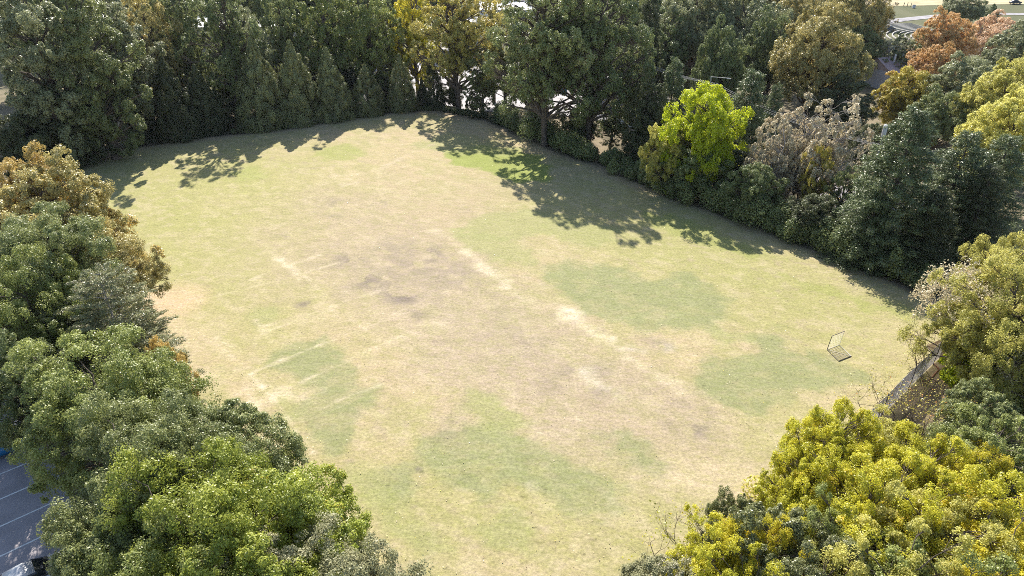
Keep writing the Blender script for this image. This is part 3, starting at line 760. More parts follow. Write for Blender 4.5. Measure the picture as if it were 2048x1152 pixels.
T('open','broadleaf_tree','yeltop',(915,-30),'tall yellow-tipped tree with a dark ivy-clad trunk behind the field crest',by=228,R=7.0,group=G_F)
T('open2','broadleaf_tree','yeltop',(985,0),'yellow-green open tree right of the ivy-clad trunk',by=205,R=4.6,group=G_F)
T('far3','broadleaf_tree','olive',(960,110),'short open tree over the sunlit car park gap',by=238,R=3.6)
T('open2','broadleaf_tree','olive',(1065,20),'olive green tree left of the twin-trunked pair',by=262,R=5.2,group=G_F)
T('open','broadleaf_tree','olive',(1105,-40),'left of the two big open trees with bare trunks at the turf corner',by=300,R=8.0,rot=1.2,group=G_F)
T('open','broadleaf_tree','green',(1190,-75),'right of the two big open trees with bare trunks at the turf corner',by=302,R=8.2,rot=4.0,group=G_F)
T('far3','broadleaf_tree','olive',(1270,70),'thin olive tree right of the two bare-trunked trees',by=285,R=3.6)
T('bush2','shrub','pink',(1065,205),'pinkish shrub left of the bare tree trunks',by=275,R=2.6,cat='shrub')
T('bush2','shrub','olive',(1030,225),'low olive shrub at the sunlit gap near the far corner',by=268,R=1.8,cat='shrub')
T('con3','conifer_tree','deep',(1305,-20),'tall dark pine rising at the top edge behind the olive tree',by=215,R=4)
T('con3','conifer_tree','spruce',(1352,118),'blue-green conifer left of the bright yellow tree',by=320,R=3.6)
T('far2','broadleaf_tree','deep',(1305,150),'dark leafy tree in the shade left of the blue-green conifer',by=340,R=3)
T('far4','broadleaf_tree','grey',(1400,-30),'broad grey-green tree at the top edge above the bright yellow tree',by=190,R=7.5)
T('far4','broadleaf_tree','grey',(1500,-15),'broad silvery green tree at the top edge right of its similar neighbour',by=200,R=8)
T('far4','broadleaf_tree','green',(1560,40),'dark green tree in front of the silvery one, left of the big bronze oak',by=235,R=5.5)
T('far4','broadleaf_tree','amberg',(1660,15),'very large bronze and green oak below the top edge, right of centre',by=265,R=8.2)
T('far4','broadleaf_tree','amberg',(1610,-10),'bronze tree at the top edge behind the largest oak',by=180,R=7)
T('far2','broadleaf_tree','deep',(1700,150),'dark green tree at the foot of the large bronze oak',by=300,R=5)
T('round','broadleaf_tree','bright',(1420,172),'vivid lemon yellow tree, the brightest in the far right row',by=398,R=5.4)
T('shag3','broadleaf_tree','yelgrn',(1345,250),'yellow-green lower crown at the left foot of the lemon yellow tree',by=392,R=3.6)
T('round','broadleaf_tree','green',(1400,290),'dull green tree in the shade under the lemon yellow crown',by=405,R=4)
T('con3','conifer_tree','spruce',(1510,140),'blue-green conifer right of the lemon yellow tree',by=330,R=4.2)
T('con3','conifer_tree','spruce',(1556,168),'short blue-green conifer beside the pinkish tree',by=325,R=2.4)
T('spray','bare_twig_tree','pink',(1650,215),'pinkish brown autumn tree with thinning leaves left of the pole',by=425,R=5.8)
T('spray','bare_twig_tree','pink',(1565,245),'smaller pinkish brown thinning tree left of the larger one',by=415,R=4.0)
T('loose','small_tree','rust',(1650,290),'small yellow-leaved tree in front of the pinkish brown one',by=445,R=2.4)
T('round','broadleaf_tree','green',(1520,330),'dark bushy tree below the left pinkish tree',by=440,R=3.2)
T('con1','conifer_tree','spruce',(1838,215),'largest dark green spruce right of the utility pole',by=535,R=6.4)
T('con2','conifer_tree','spruce',(1945,262),'spruce with broad tiers right of the largest one',by=520,R=5.5)
T('con2','conifer_tree','spruce',(2025,270),'spruce cut by the right edge of the picture',by=510,R=5.5)
T('con3','conifer_tree','spruce',(1760,385),'low spruce at the foot of the largest one, left side',by=530,R=3.6)
T('con3','conifer_tree','deep',(1885,380),'dark low conifer at the field corner below the spruces',by=560,R=3.6)
T('round','broadleaf_tree','rust',(1825,135),'small yellow and red autumn tree above the utility pole',by=265,R=4.8)
T('far4','broadleaf_tree','orange',(1905,32),'orange maple, the most vivid at the top right',by=170,R=6.5)
T('far4','broadleaf_tree','pinko',(2000,38),'salmon orange maple right of the vivid one at top right',by=150,R=7)
T('far4','broadleaf_tree','orange',(1880,95),'lower orange-tipped maple in front of the vivid one',by=215,R=5)
T('far4','broadleaf_tree','grey',(1955,125),'grey-green broad tree under the salmon maple',by=275,R=7)
T('far4','broadleaf_tree','grey',(2050,60),'grey-green tree cut by the right edge under the salmon maple',by=230,R=7)
T('far4','broadleaf_tree','yelgrn',(2040,125),'yellowish tree cut by the right edge above the spruces',by=330,R=6.5)
T('far4','broadleaf_tree','olive',(1900,190),'olive tree behind the tip of the largest spruce',by=320,R=4.6)
T('spray','bare_twig_tree','olive',(1810,75),'thin grey-green tree beside the curved terrace at top right',by=170,R=6)
T('spray','bare_twig_tree','pink',(1745,-8),'pinkish bare-twigged tree at the top edge left of the bright lane',by=78,R=7)
T('far4','broadleaf_tree','grey',(1935,-15),'small grey-green tree at the top edge beyond the bright lane',by=62,R=7)
T('cyp2','conifer_tree','green',(1990,5),'tiny dark conifer near the top edge above the salmon maple',by=45,R=3)
# backdrop beyond the far row
for a, bb_, r, p, kk, lb in [((60,-60),215,7,'olive','far4','olive crown showing behind the tall trees in the top left corner'),
     ((180,-55),205,7,'grey','far4','sage crown at the top edge behind the second tall tree'),
     ((1235,-35),180,6,'olive','far4','olive crown behind the right bare-trunked tree at the top edge'),
     ((1320,-40),140,7,'green','far4','green crown at the top edge behind the tall dark pine'),
     ((1740,-40),150,6,'amberg','far4','bronze crown at the top edge right of the largest oak')]:
    T(kk, 'broadleaf_tree', p, a, lb, by=bb_, R=r)
# ---- right side and lower right thicket
G_R = 'yellowing trees of the lower right thicket'
T('shag1','thicket_tree','yelgrn',(2048,482),'pale yellow-green tree at the right edge just below the spruces',H=11,R=4.0)
T('shag2','thicket_tree','yelgrn',(2022,510),'yellow-green leaning tree nearest the shaded corner of the field',H=8,R=3.0)
T('shag2','thicket_tree','yelgrn',(2050,560),'olive tree cut by the right edge above the net fence',H=11,R=5)
T('bare3','bare_twig_tree','pink',(2068,520),'half-bare tree with pinkish twigs at the right edge',H=11.5,R=4.0)
T('bush','shrub','bright',(1962,708),'vivid lime bush right of the red framed goal',H=3.6,R=2.3,cat='shrub')
T('bush2','shrub','yelgrn',(1930,672),'small lime sapling just behind the red framed goal',H=2.6,R=1.2,cat='shrub')
T('shag3','thicket_tree','olive',(1985,790),'dull green bushy tree right of the bare saplings',H=5.5,R=3.0)
T('shag1','thicket_tree','oak',(2010,860),'dark green thicket tree near the right edge, below the lime bush',H=8,R=4.0)
T('bare1','bare_sapling','rust',(1800,750),'leafless sapling in front of the middle of the net fence',H=6.5,R=3,rot=0.4)
T('bare1','bare_sapling','rust',(1860,770),'leafless sapling over the fallen pipe frame',H=6,R=2.8,rot=2.1)
T('bare2','bare_sapling','yelgrn',(1875,640),'wispy sapling with tiny yellow leaves at the end of the net fence',H=5,R=2.6)
T('bare1','bare_sapling','yellow',(1400,1035),'nearly bare twigs reaching over the grass left of the yellow trees',H=6,R=3.4,rot=1.0)
T('shag1','thicket_tree','yellow',(1690,830),'bright yellow tree with upright shoots, nearest the small goal',H=8.5,R=3.4,group=G_R)
T('shag2','thicket_tree','yellow',(1650,905),'yellow tree leaning out over the field left of the fence end',H=8,R=3.2,group=G_R)
T('shag2','thicket_tree','yelgrn',(1800,885),'yellow-green thicket crown directly below the bare saplings',H=6.5,R=3.6,group=G_R)
T('shag1','thicket_tree','yellow',(1870,900),'golden yellow crown right of the thicket middle',H=8.5,R=4,group=G_R)
T('shag2','thicket_tree','yellow',(1750,985),'yellow crown in the middle of the lower right thicket',H=9,R=4.2,group=G_R)
T('shag1','thicket_tree','yelgrn',(1905,1030),'yellow-green crown low in the thicket, right of its middle',H=9,R=4.4,group=G_R)
T('shag2','thicket_tree','yellow',(2020,960),'yellow crown cut by the right edge low in the picture',H=8.5,R=4.2,group=G_R)
T('shag1','thicket_tree','gold',(2010,1090),'golden crown in the lower right corner',H=9,R=4.2,group=G_R)
T('shag1','thicket_tree','yelgrn',(1800,1110),'mixed green and yellow crown at the bottom edge of the thicket',H=9.5,R=4.2,group=G_R)
T('shag3','thicket_tree','magnol',(1590,1040),'dark glossy-leaved tree with pale glints at the left of the thicket',H=8.5,R=3.6,group=G_R)
T('shag3','thicket_tree','magnol',(1490,1000),'small dark glossy tree projecting onto the grass',H=6.5,R=1.9,group=G_R)
T('shag2','thicket_tree','gold',(1530,1060),'narrow golden tree between the two glossy dark ones',H=8,R=2.2,group=G_R)
T('shag2','thicket_tree','yellow',(1440,1085),'low yellow tree at the left end of the thicket',H=7,R=2.9,group=G_R)
T('dome3','thicket_tree','silver',(1345,1165),'pale silvery tree at the bottom edge right of the open grass',H=7,R=3.2,group=G_R)
T('shag1','thicket_tree','magnol',(1660,1125),'dark green crown at the bottom edge among yellow ones',H=9,R=3.8,group=G_R)
T('shag2','thicket_tree','yellow',(1530,1150),'yellow crown at the bottom edge behind the silvery tree',H=8,R=3.2,group=G_R)
T('shag2','thicket_tree','oak',(1930,1150),'olive crown at the bottom edge near the lower right corner',H=9,R=4,group=G_R)


# understory filling the far edge
for (a, b_, r, p, kk, lb) in [
  ((612,150),215,4.2,'dark','round','dark crown filling the gap behind the second and third cypress'),
  ((688,130),213,4.5,'dark','round','green crown filling the gap behind the third and fourth cypress'),
  ((537,140),228,4.2,'dark','round','dark crown between the first and second cypress'),
  ((762,150),210,2.6,'dark','round','small round tree behind the fifth cypress'),
  ((770,20),185,5.0,'olive','far2','green tree at the top edge left of the golden crown'),
  ((350,150),235,5.0,'green','round','leafy tree behind the dark narrow conifers'),
  ((460,130),235,4.2,'green','round','leafy tree behind the tallest cypress'),
  ((250,120),262,3.6,'olive','far2','sage tree beside the dirt gap'),
  ((1160,215),300,3.0,'deep','round','dark bush behind the right bare trunk'),
  ((1225,205),300,3.4,'olive','far3','thin shaded tree just right of the two bare trunks'),
  ((1010,100),215,4.0,'olive','far3','thin tree in the middle of the sunlit car park gap'),
  ((905,160),222,1.8,'deep','round','ivy-covered shrub against the dark trunk'),
  ((950,190),225,1.7,'deep','bush2','dark shrub at the field crest right of the ivy-clad trunk'),
  ((1290,230),345,2.8,'deep','round','dark bush left of the yellow-green lower crown'),
  ((1240,40),215,5.5,'grey','far2','grey-green tree between the twin trunks and the dark pine'),
  ((1340,40),205,5.0,'green','far2','green tree behind the blue-green conifer'),
  ((1450,60),255,4.5,'green','far4','green tree above the lemon yellow crown'),
  ((1560,280),400,3.4,'deep','round','dark leafy bush tree under the left pinkish tree'),
  ((1480,300),410,3.2,'deep','con3','dark conifer in the shade right of the lemon yellow tree'),
  ((1640,390),478,3.0,'deep','round','dark round bush on the bank below the pinkish tree'),
  ((1700,330),470,2.6,'olive','loose','thin dull tree between the pinkish tree and the low spruce'),
  ((1720,60),160,6.0,'olive','far4','olive tree behind the right shoulder of the large bronze oak'),
  ((1760,250),380,3.6,'deep','round','dark round tree behind the utility pole'),
  ((1990,330),545,4.6,'deep','con2','shaded spruce behind the pale yellow-green tree at the right'),
  ((2060,180),420,6.0,'yelgrn','far4','yellowish crown cut by the right edge between olive tree and spruces')]:
    T(kk, 'broadleaf_tree' if kk not in ('con2','con3') else 'conifer_tree', p, a, lb, by=b_, R=r)
for i_, (ax, ay, b_, r, p, kk) in enumerate([(-30,-60,190,7,'olive','far4'),(95,-70,175,8,'green','far4'),(230,-60,160,7,'olive','far4'),(300,-70,120,8,'green','far4'),
   (20,-80,120,9,'grey','far4'),(620,-70,110,8,'green','far4'),(700,-60,120,7,'olive','far4'),(760,-80,100,8,'grey','far4'),(870,-70,95,7,'olive','far4'),(1130,-70,120,7,'olive','far4'),
   (1215,-80,100,8,'grey','far4'),(1290,-80,90,8,'green','far4'),(1370,-80,110,8,'olive','far4'),(1460,-80,100,8,'grey','far4'),(1560,-80,110,8,'amberg','far4'),(1665,-70,100,7,'olive','far4'),(545,-80,115,7,'olive','far4'),(450,-80,110,7,'green','far4')]):
    T(kk, 'distant_tree', p, (ax, ay), {'olive':'olive','green':'green','grey':'grey-green','amberg':'bronze'}[p]+' crown of a distant tree cut by the top edge, '+['above the left corner maples','above the second tall tree','above the dirt gap','behind the white flat roof','in the far left corner','above the second cypress','above the fourth cypress','left of the golden crown','right of the golden crown','above the left bare trunk','above the right bare trunk','behind the dark pine','above the blue-green conifer','above the lemon tree','behind the bronze oak','right of the bronze oak','between first two cypresses','above the tallest cypress'][i_], by=b_, R=r, group='distant trees beyond the far row')
T('shag2','thicket_tree','yellow',(1850,985),'orange-yellow crown between the golden crown and the thicket middle',H=8.5,R=3.8,group=G_R)
T('shag1','thicket_tree','oak',(1700,1060),'green crown low in the thicket behind the glossy dark tree',H=8.5,R=3.2,group=G_R)
T('shag2','thicket_tree','gold',(1960,930),'golden crown below the dark green thicket tree',H=7.5,R=3.2,group=G_R)
T('dome3','broadleaf_tree','oak',(300,1015),'olive crown between the dull dome and the bright yellow-green dome',H=11,R=4.6,group=G_L)

# ---- dark undergrowth along the banks (uncountable)
def undergrowth(name, pts, n, hmax, wd, palname, label, seed):
    rng = np.random.RandomState(seed)
    pts = np.array([at(px, py, -.3)[:2] for px, py in pts]); seg = np.linalg.norm(np.diff(pts, axis=0), axis=1); cum = np.r_[0, np.cumsum(seg)]
    nc = int(cum[-1]*3.6); s = rng.rand(nc)*cum[-1]
    cx = np.interp(s, cum, pts[:, 0])+rng.normal(0, wd*.5, nc); cy = np.interp(s, cum, pts[:, 1])+rng.normal(0, wd*.5, nc)
    hn = fbm(cx, cy, 6, seed, 3); h = hmax*(.25+.9*hn)*rng.uniform(.5, 1.1, nc); z0 = ground_z(cx, cy)
    r = rng.uniform(.35, 1.0, nc)*(.7+.35*h); k = rng.randint(0, nc, n)
    d = unit(rng.normal(0, 1, (n, 3))+np.array([0, 0, .4]))
    q = rng.rand(n, 1)**.4
    p = np.stack([cx[k], cy[k], z0[k]], 1)+d*q*np.stack([r[k], r[k], h[k]*.55], 1)+np.stack([0*h[k], 0*h[k], h[k]*.5], 1)
    p[:, 2] = np.maximum(p[:, 2], z0[k]+.05)
    V, Qd = leaf_quads(p, d, .24, rng)
    b = rng.rand(nc)[k]; tint = np.stack([np.clip(b*.5+rng.rand(n)*.5, 0, 1), rng.rand(n)*.6+b*.4, rng.rand(n)], 1)
    me = npmesh(name, V, Qd, [PAL[palname]], tint=tint)
    o = meshobj(name, me); o['kind'] = 'stuff'; o['label'] = label; o['category'] = 'undergrowth'
    return o
undergrowth('undergrowth', [(1000,240),(1060,272),(1120,298),(1230,335),(1330,383),(1440,424),(1560,466),(1680,512),(1790,552),(1890,590)], 200000, 4.6, 2.6, 'green', 'dark ivy and brambles along the foot of the right-hand tree row', 71)
undergrowth('undergrowth', [(60,380),(150,335),(205,312)], 26000, 3.0, 1.8, 'deep', 'dark undergrowth at the far left corner of the field', 72)
undergrowth('undergrowth', [(270,292),(400,273),(440,268)], 20000, 2.4, 1.4, 'deep', 'dark undergrowth right of the shaded dirt gap', 73)
undergrowth('undergrowth', [(480,268),(560,255),(700,235),(790,222),(870,219),(950,232),(1010,250)], 60000, 2.0, 1.4, 'deep', 'low dark growth at the feet of the cypress row', 74)
undergrowth('undergrowth', [(1990,690),(2020,770),(2040,850),(1920,915),(1760,930),(1640,1010),(1500,1120)], 70000, 2.2, 3.0, 'yelgrn', 'tangled weeds and saplings under the lower right thicket', 75)
undergrowth('undergrowth', [(60,560),(160,640),(260,740),(420,900),(560,1010),(660,1100)], 50000, 1.8, 2.0, 'oak', 'low growth beneath the left-hand trees', 76)

# fallen leaves drifting out from the trees
rngl = np.random.RandomState(8); nL = 60000
lx = rngl.uniform(-60, 60, nL); ly = rngl.uniform(25, 118, nL); dl = sdf(np.stack([lx, ly], 1), EDGE)
kp = (dl < 0) & (rngl.rand(nL) < np.exp(dl/5.0)*.9+.04) & (fbm(lx, ly, 4, 77, 3) > .42); lx = lx[kp]; ly = ly[kp]
lz = ground_z(lx, ly)+.10; pl = np.stack([lx, ly, lz], 1)
V, Qd = leaf_quads(pl, np.tile(np.array([0, 0, 1.]), (len(pl), 1)), .085, rngl, .7, None, .35)
me = npmesh('fallen_leaves', V, Qd, [foliage('dry_leaf', (.34,.24,.13), (.60,.48,.32), (.62,.50,.12), .15, trans=.1)], tint=rngl.rand(len(pl), 3))
o = meshobj('fallen_leaves', me); o['kind'] = 'stuff'; o['label'] = 'dry fallen leaves scattered along the edges of the turf'
# ------------------------------------------------------------ net fence, goals
GREYP = mat('galvanised', (.55, .54, .53), .5, .4, 0, .1, 4); WHITEP = mat('white_pipe', (.85, .85, .84), .45, .4, 0, .05, 4)
DARKP = mat('dark_pipe', (.13, .11, .10), .5, .4, 0, .1, 4); REDP = mat('red_brown_pipe', (.27, .10, .07), .6, .3, 0, .2, 4)
def netmat(name, col):
    m, nt = newmat(name); b = P(nt, col, .8, .1); t = nt.nodes.new('ShaderNodeBsdfTranslucent'); t.inputs[0].default_value = (*col, 1)
    ms = nt.nodes.new('ShaderNodeMixShader'); ms.inputs[0].default_value = .5
    nt.links.new(b.outputs[0], ms.inputs[1]); nt.links.new(t.outputs[0], ms.inputs[2]); out(nt, ms.outputs[0]); return m
NETW = netmat('pale_net', (.85, .83, .78)); NETD = netmat('grey_net', (.60, .58, .59)); NETB = netmat('brown_net', (.24, .16, .12))
NETG = netmat('light_grey_net', (.78, .76, .75))
def net_patch(b, A, B, Cc, D, sp, wd):
    """strands across the quad A-B-C-D (A-B bottom, D-C top)"""
    A, B, Cc, D = map(Vector, (A, B, Cc, D))
    nu = max(2, int((B-A).length/sp)); nv = max(2, int((D-A).length/sp)); n = (B-A).cross(D-A).normalized()
    def rod(p, q):
        d = (q-p).normalized(); s = d.cross(n)*wd/2; h = n*wd*.3
        v = [b.bm.verts.new(x) for x in (p-s, p+s, q+s, q-s)]; b.bm.faces.new(v)
        v = [b.bm.verts.new(x) for x in (p-h, p+h, q+h, q-h)]; b.bm.faces.new(v)
    for i in range(1, nu):
        t = i/nu; rod(A.lerp(B, t), D.lerp(Cc, t))
    for i in range(1, nv):
        t = i/nv; rod(A.lerp(D, t), B.lerp(Cc, t))
F0 = Vector(at(1888, 706)); F1 = Vector(at(1590, 1005)); FD = (F1-F0).normalized(); FL = (F1-F0).length
fence = empty('net_fence', F0); tag(fence, 'long grey net fence with white rail between the field and the lower right thicket', 'fence')
b = MB(); up = Vector((0, 0, 1)); npan = 10
lean = Vector((FD.y, -FD.x, 0))
b2 = MB(); rl = MB()
rngf = random.Random(4)
def fp(s, h): return FD*s + up*h
for i in range(npan):
    s0 = FL*i/npan; s1 = FL*(i+1)/npan
    net_patch(b, fp(s0, .03), fp(s1, .03), fp(s1, 1.25), fp(s0, 1.25), .055, .032)
    hh0 = 2.35+.12*math.sin(i*2.1); hh1 = 2.35+.12*math.sin((i+1)*2.1)
    net_patch(b2, fp(s0, 1.27), fp(s1, 1.27), fp(s1, hh1), fp(s0, hh0), .055, .034)
b.build('lower_net', NETG, fence); b2.build('upper_net', NETD, fence)
rl.tube([fp(0, 1.26), fp(FL, 1.26)], .045, 6); rl.build('top_rail', WHITEP, fence)
for i in range(npan+1):
    s = FL*i/npan; MB().tube([fp(s, -.3)-lean*.05, fp(s, 2.45)-lean*.05], .04, 6).build('post', DARKP if i % 2 else GREYP, fence)
MB().tube([fp(-.3, -.3), fp(-.3, 3.6)], .035, 6).build('post', GREYP, fence)

# folding practice goal on the grass: base square and upright square joined at a hinge
g = empty('practice_goal', at(1678, 707)); tag(g, 'small dark-framed practice goal with pale net standing alone on the grass', 'goal')
org = Vector(g.location)
Cg = Vector(at(1654, 700))-org; Dg = Vector(at(1677, 723))-org; Eg = Vector(at(1702, 713))-org; Fg = Cg+Eg-Dg
tilt = (Cg-Dg+Fg-Eg).normalized()
H_ = 1.5; rise = Vector((.10, 0, H_))
for p in (Cg, Dg, Eg, Fg): p.z = .04
Bg = Cg+rise; Ag = Fg+rise
MB().tube([Cg, Dg, Eg], .034, 6).build('base_frame', DARKP, g); MB().tube([Eg, Fg], .018, 6).build('side_bar', GREYP, g); MB().tube([Cg, Fg], .018, 6).build('hinge_bar', GREYP, g)
MB().tube([Cg, Bg, Ag], .034, 6).build('upright_frame', DARKP, g); MB().tube([Ag, Fg+Vector((0,0,.05))], .018, 6).build('side_bar', GREYP, g)
nb = MB(); net_patch(nb, Cg, Fg, Ag, Bg, .13, .020); net_patch(nb, Cg, Fg, Eg, Dg, .28, .012)
nb.build('net', NETW, g)
MB().tube([Cg, (Cg+Eg)/2+Vector((0,0,.02)), Eg], .014, 5).build('tie_rope', NETW, g)

# red-brown framed goal behind the fence end
q = Vector(at(1893, 712)); g2_ = empty('field_goal', q, math.radians(35)); tag(g2_, 'red-brown framed goal with sagging net at the end of the net fence', 'goal')
W_, Hh, Dp = 1.9, 1.9, 1.9
MB().tube([(-W_/2,0,.0),(-W_/2,0,Hh),(W_/2,0,Hh),(W_/2,0,0)], .04, 6).build('mouth_frame', REDP, g2_)
MB().tube([(-W_/2,0,.04),(0,Dp,.04),(W_/2,0,.04)], .035, 6).build('base_frame', DARKP, g2_)
nb = MB()
net_patch(nb, (-W_/2,0,.05), (0,Dp,.05), (0,.5,Hh*.95), (-W_/2,0,Hh), .07, .018)
net_patch(nb, (0,Dp,.05), (W_/2,0,.05), (W_/2,0,Hh), (0,.5,Hh*.95), .07, .018)
nb.build('net', NETB, g2_)

# fallen pipe frame on the bare ground
f0 = Vector(at(1858, 718)); fr = empty('fallen_pipe_frame', f0); tag(fr, 'rusty pipe frame lying on the bare ground behind the net fence', 'pipe frame')
P3 = [Vector(at(*p))-f0+Vector((0,0,.06)) for p in [(1856,716),(1878,739),(1851,769),(1829,740)]]
MB().tube(P3, .035, 6).build('frame', REDP, fr)
MB().tube([P3[3], P3[0]], .03, 6).build('cross_bar', DARKP, fr)

# slim lamp with a round head among the yellow leaves
q = at(1641, 921, 7.3); lp = empty('lamp_post', (q[0], q[1], 0)); tag(lp, 'grey lamp post whose round dark-centred head shows among the yellow leaves', 'lamp post')
MB().tube([(0,0,0),(0,0,7.2)], [.09,.06], 8).build('pole', GREYP, lp)
MB().tube([(0,0,7.15),(0,0,7.22),(0,0,7.32),(0,0,7.36)], [.16,.21,.19,.10], 16).build('lamp_head', GREYP, lp, smooth=False)
MB().tube([(0,0,7.36),(0,0,7.40)], .06, 10).build('cap', DARKP, lp)

# ------------------------------------------------------------ utility poles and wires
POLEM = mat('weathered_pole', (.33, .35, .30), .8, .2, 0, .15, 2); CAN = mat('pole_canister', (.60, .60, .60), .5, .4, 0, .05, 4)
def util(x, y, h, label, canister):
    z = gz(x, y); e = empty('utility_pole', (x, y, z), math.radians(-20)); tag(e, label, 'utility pole', 'utility poles along the street')
    MB().tube([(0,0,-.3),(0,0,h)], [.17,.11], 10).build('pole', POLEM, e)
    MB().box((0,0,h-1.4), (2.4,.10,.12)).build('cross_arm', POLEM, e)
    for s in (-1.05, -.45, .45, 1.05):
        MB().tube([(s,0,h-1.34),(s,0,h-1.14)], [.05,.035], 8).build('insulator', CAN, e)
    if canister:
        MB().tube([(0,0,h),(0,0,h+.06),(0,0,h+1.5),(0,0,h+1.58)], [.16,.27,.27,.22], 16).build('canister', CAN, e)
        MB().tube([(.28,0,h-4.6),(.28,0,h-3.7)], .24, 12).build('transformer', CAN, e)
    else: 
        MB().box((1.6,0,h-.1), (3.2,.08,.08)).box((2.9,0,h-.16), (.7,.26,.12)).build('lamp_arm', GREYP, e)
    return e
pA = at(1773, 248, 10.9); uA = util(pA[0], pA[1], 10.9, 'tall utility pole topped by a pale cylinder, left of the largest spruce', True)
pB = at(1423, 150, 9.5); uB = util(pB[0], pB[1], 11, 'utility pole with cross-arm above the lemon yellow tree', False)
bpy.context.view_layer.update()
for i, s in enumerate((-1.05, -.45, .45, 1.05)):
    a = uA.matrix_world @ Vector((s, 0, 9.8)); c = uB.matrix_world @ Vector((s, 0, 9.9))
    far_ = c + (c-a)
    pts = [a.lerp(c, t)-Vector((0,0,1.0*4*t*(1-t))) for t in [k_/10 for k_ in range(11)]]+[c.lerp(far_, t)-Vector((0,0,1.0*4*t*(1-t))) for t in [k_/10 for k_ in range(1, 11)]]
    o = MB().tube(pts, .022, 4).build('power_line', GREYP)
    tag(o, ['leftmost','second from left','third from left','rightmost'][i]+' of the four thin overhead wires running between the utility poles', 'wire', 'overhead wires')

# ------------------------------------------------------------ cars
GLASS = mat('car_glass', (.02, .025, .03), .08, .8, 0, 0); TYRE = mat('tyre', (.02, .02, .02), .8, .2, 0, 0); RIM = mat('rim', (.5, .5, .5), .3, .5, .8, 0)
LAMPW = mat('headlight', (.8, .8, .8), .1, .8, 0, 0); LAMPR = mat('taillight', (.5, .02, .02), .2, .6, 0, 0)
def paint(name, col):
    m = mat(name, col, .28, .6, 0, .03, 2)
    return m
def loft(b, secs):
    """secs: list of (x, half-width bottom, half-width top, z bottom, z top)"""
    rings = []
    for x, wb, wt, zb, zt in secs:
        rings.append([b.bm.verts.new(p) for p in ((x,-wb,zb),(x,-wb*1.02,(zb+zt)/2),(x,-wt,zt),(x,-wt*.5,zt+.03),(x,wt*.5,zt+.03),(x,wt,zt),(x,wb*1.02,(zb+zt)/2),(x,wb,zb))])
    for r, q in zip(rings[:-1], rings[1:]):
        for k in range(8): b.bm.faces.new((r[k], r[(k+1) % 8], q[(k+1) % 8], q[k]))
    b.bm.faces.new(rings[0]); b.bm.faces.new(rings[-1][::-1])
def car(loc, rz, label, pm, group=None, kind='sedan', name='parked_car'):
    e = empty(name, loc, rz); tag(e, label, 'pickup' if kind == 'pickup' else 'car', group)
    b = MB()
    loft(b, [(-2.25,.74,.66,.42,.82),(-2.1,.86,.80,.30,.90),(-1.2,.89,.83,.26,.95),(0,.90,.84,.24,.95),(1.0,.89,.83,.26,.92),(1.9,.86,.78,.30,.80),(2.2,.76,.62,.40,.70)])
    b.build('body', pm, e, smooth=True)
    if kind == 'pickup': cs = [(-.55,.78,.60,.93,1.62),(-.4,.78,.62,.93,1.68),(.4,.78,.62,.93,1.68),(1.15,.76,.66,.93,1.0)]
    else: cs = [(-1.75,.74,.70,.93,.97),(-1.15,.78,.60,.93,1.40),(-.3,.79,.60,.93,1.46),(.35,.79,.60,.93,1.42),(1.1,.76,.72,.92,.97)]
    b = MB(); loft(b, cs); b.build('windows', GLASS, e, smooth=True)
    c2 = cs[1:-1]; b = MB(); loft(b, [(x, wt*1.0, wt*.97, zt-.01, zt+.035) for x, wb, wt, zb, zt in c2]); b.build('roof', pm, e, smooth=True)
    if kind == 'pickup': MB().box((-1.4,0,.97),(1.5,1.4,.02)).build('cargo_bed', DARKP, e)
    for sx in (-1.38, 1.38):
        for sy in (-.84, .84):
            t = MB().tube([(sx, sy-.11, .33),(sx, sy+.11, .33)], .33, 18).build('wheel', TYRE, e)
            MB().tube([(sx, sy-.125, .33),(sx, sy+.125, .33)], .19, 12).build('rim', RIM, t)
    for sy in (-.6, .6):
        MB().box((2.12, sy, .62), (.16,.30,.12)).build('headlight', LAMPW, e)
        MB().box((-2.19, sy, .72), (.10,.26,.12)).build('taillight', LAMPR, e)
    return e
pw_, pb_, ps_, pd_, pr_ = paint('white_paint',(.75,.75,.75)), paint('blue_paint',(.02,.16,.36)), paint('silver_paint',(.45,.46,.48)), paint('black_paint',(.03,.03,.035)), paint('red_paint',(.35,.03,.03))
az = math.atan2(SD_.y, SD_.x)
def carL(i, t=-2.7): q = L((i+.5)*2.75, t); return (q[0], q[1], .04)
car((at(2, 905)[0], at(2, 905)[1], .04), az, 'metallic blue pickup parked in a marked stall at the left edge', pb_, kind='pickup')
q = at(70, 1170); car((q[0], q[1], .04), az, 'silver car at the bottom left corner below the empty stalls', ps_)
car((at(-14, 668)[0], at(-14, 668)[1], .04), az, 'silver-white car at the left edge beside the shaggy juniper', pw_)
car((at(-22, 782)[0], at(-22, 782)[1], .04), az, 'white car just inside the left edge beside the olive dome tree', pw_)
G_P = 'cars in the far car park'
cols = [pw_, ps_, pd_, pw_, pr_, ps_, pb_, pw_]
names = ['white','silver','black','white','red','silver','blue','white']
spots = [(17,158,0,'at its right end beyond the twin trunks'),(-33,152,1,'in the sunlit gap left of the fifth cypress'),(-24,152,2,'behind the fifth cypress'),(-13,152,3,'behind the slim dark cypresses'),
         (-5,153,7,'right of the ivy-clad trunk'),(3,153,5,'in the sunlit gap left of the twin trunks'),(11,152,6,'behind the left bare trunk'),(-29,170,4,'deeper in the lot near the middle of the top edge')]
for x, y, ci, lb in spots:
    car((x, y, -1.6), math.pi/2+.05, names[ci]+' car '+lb, cols[ci], G_P)
rd = math.atan2(-36, 18)
car((44.5, 99, -1.6), math.atan2(36, -18), 'white car on the street glimpsed below the pinkish tree', pw_)
car((55.5, 78, -1.6), rd, 'white car on the street glimpsed behind the dark corner conifer', pw_)
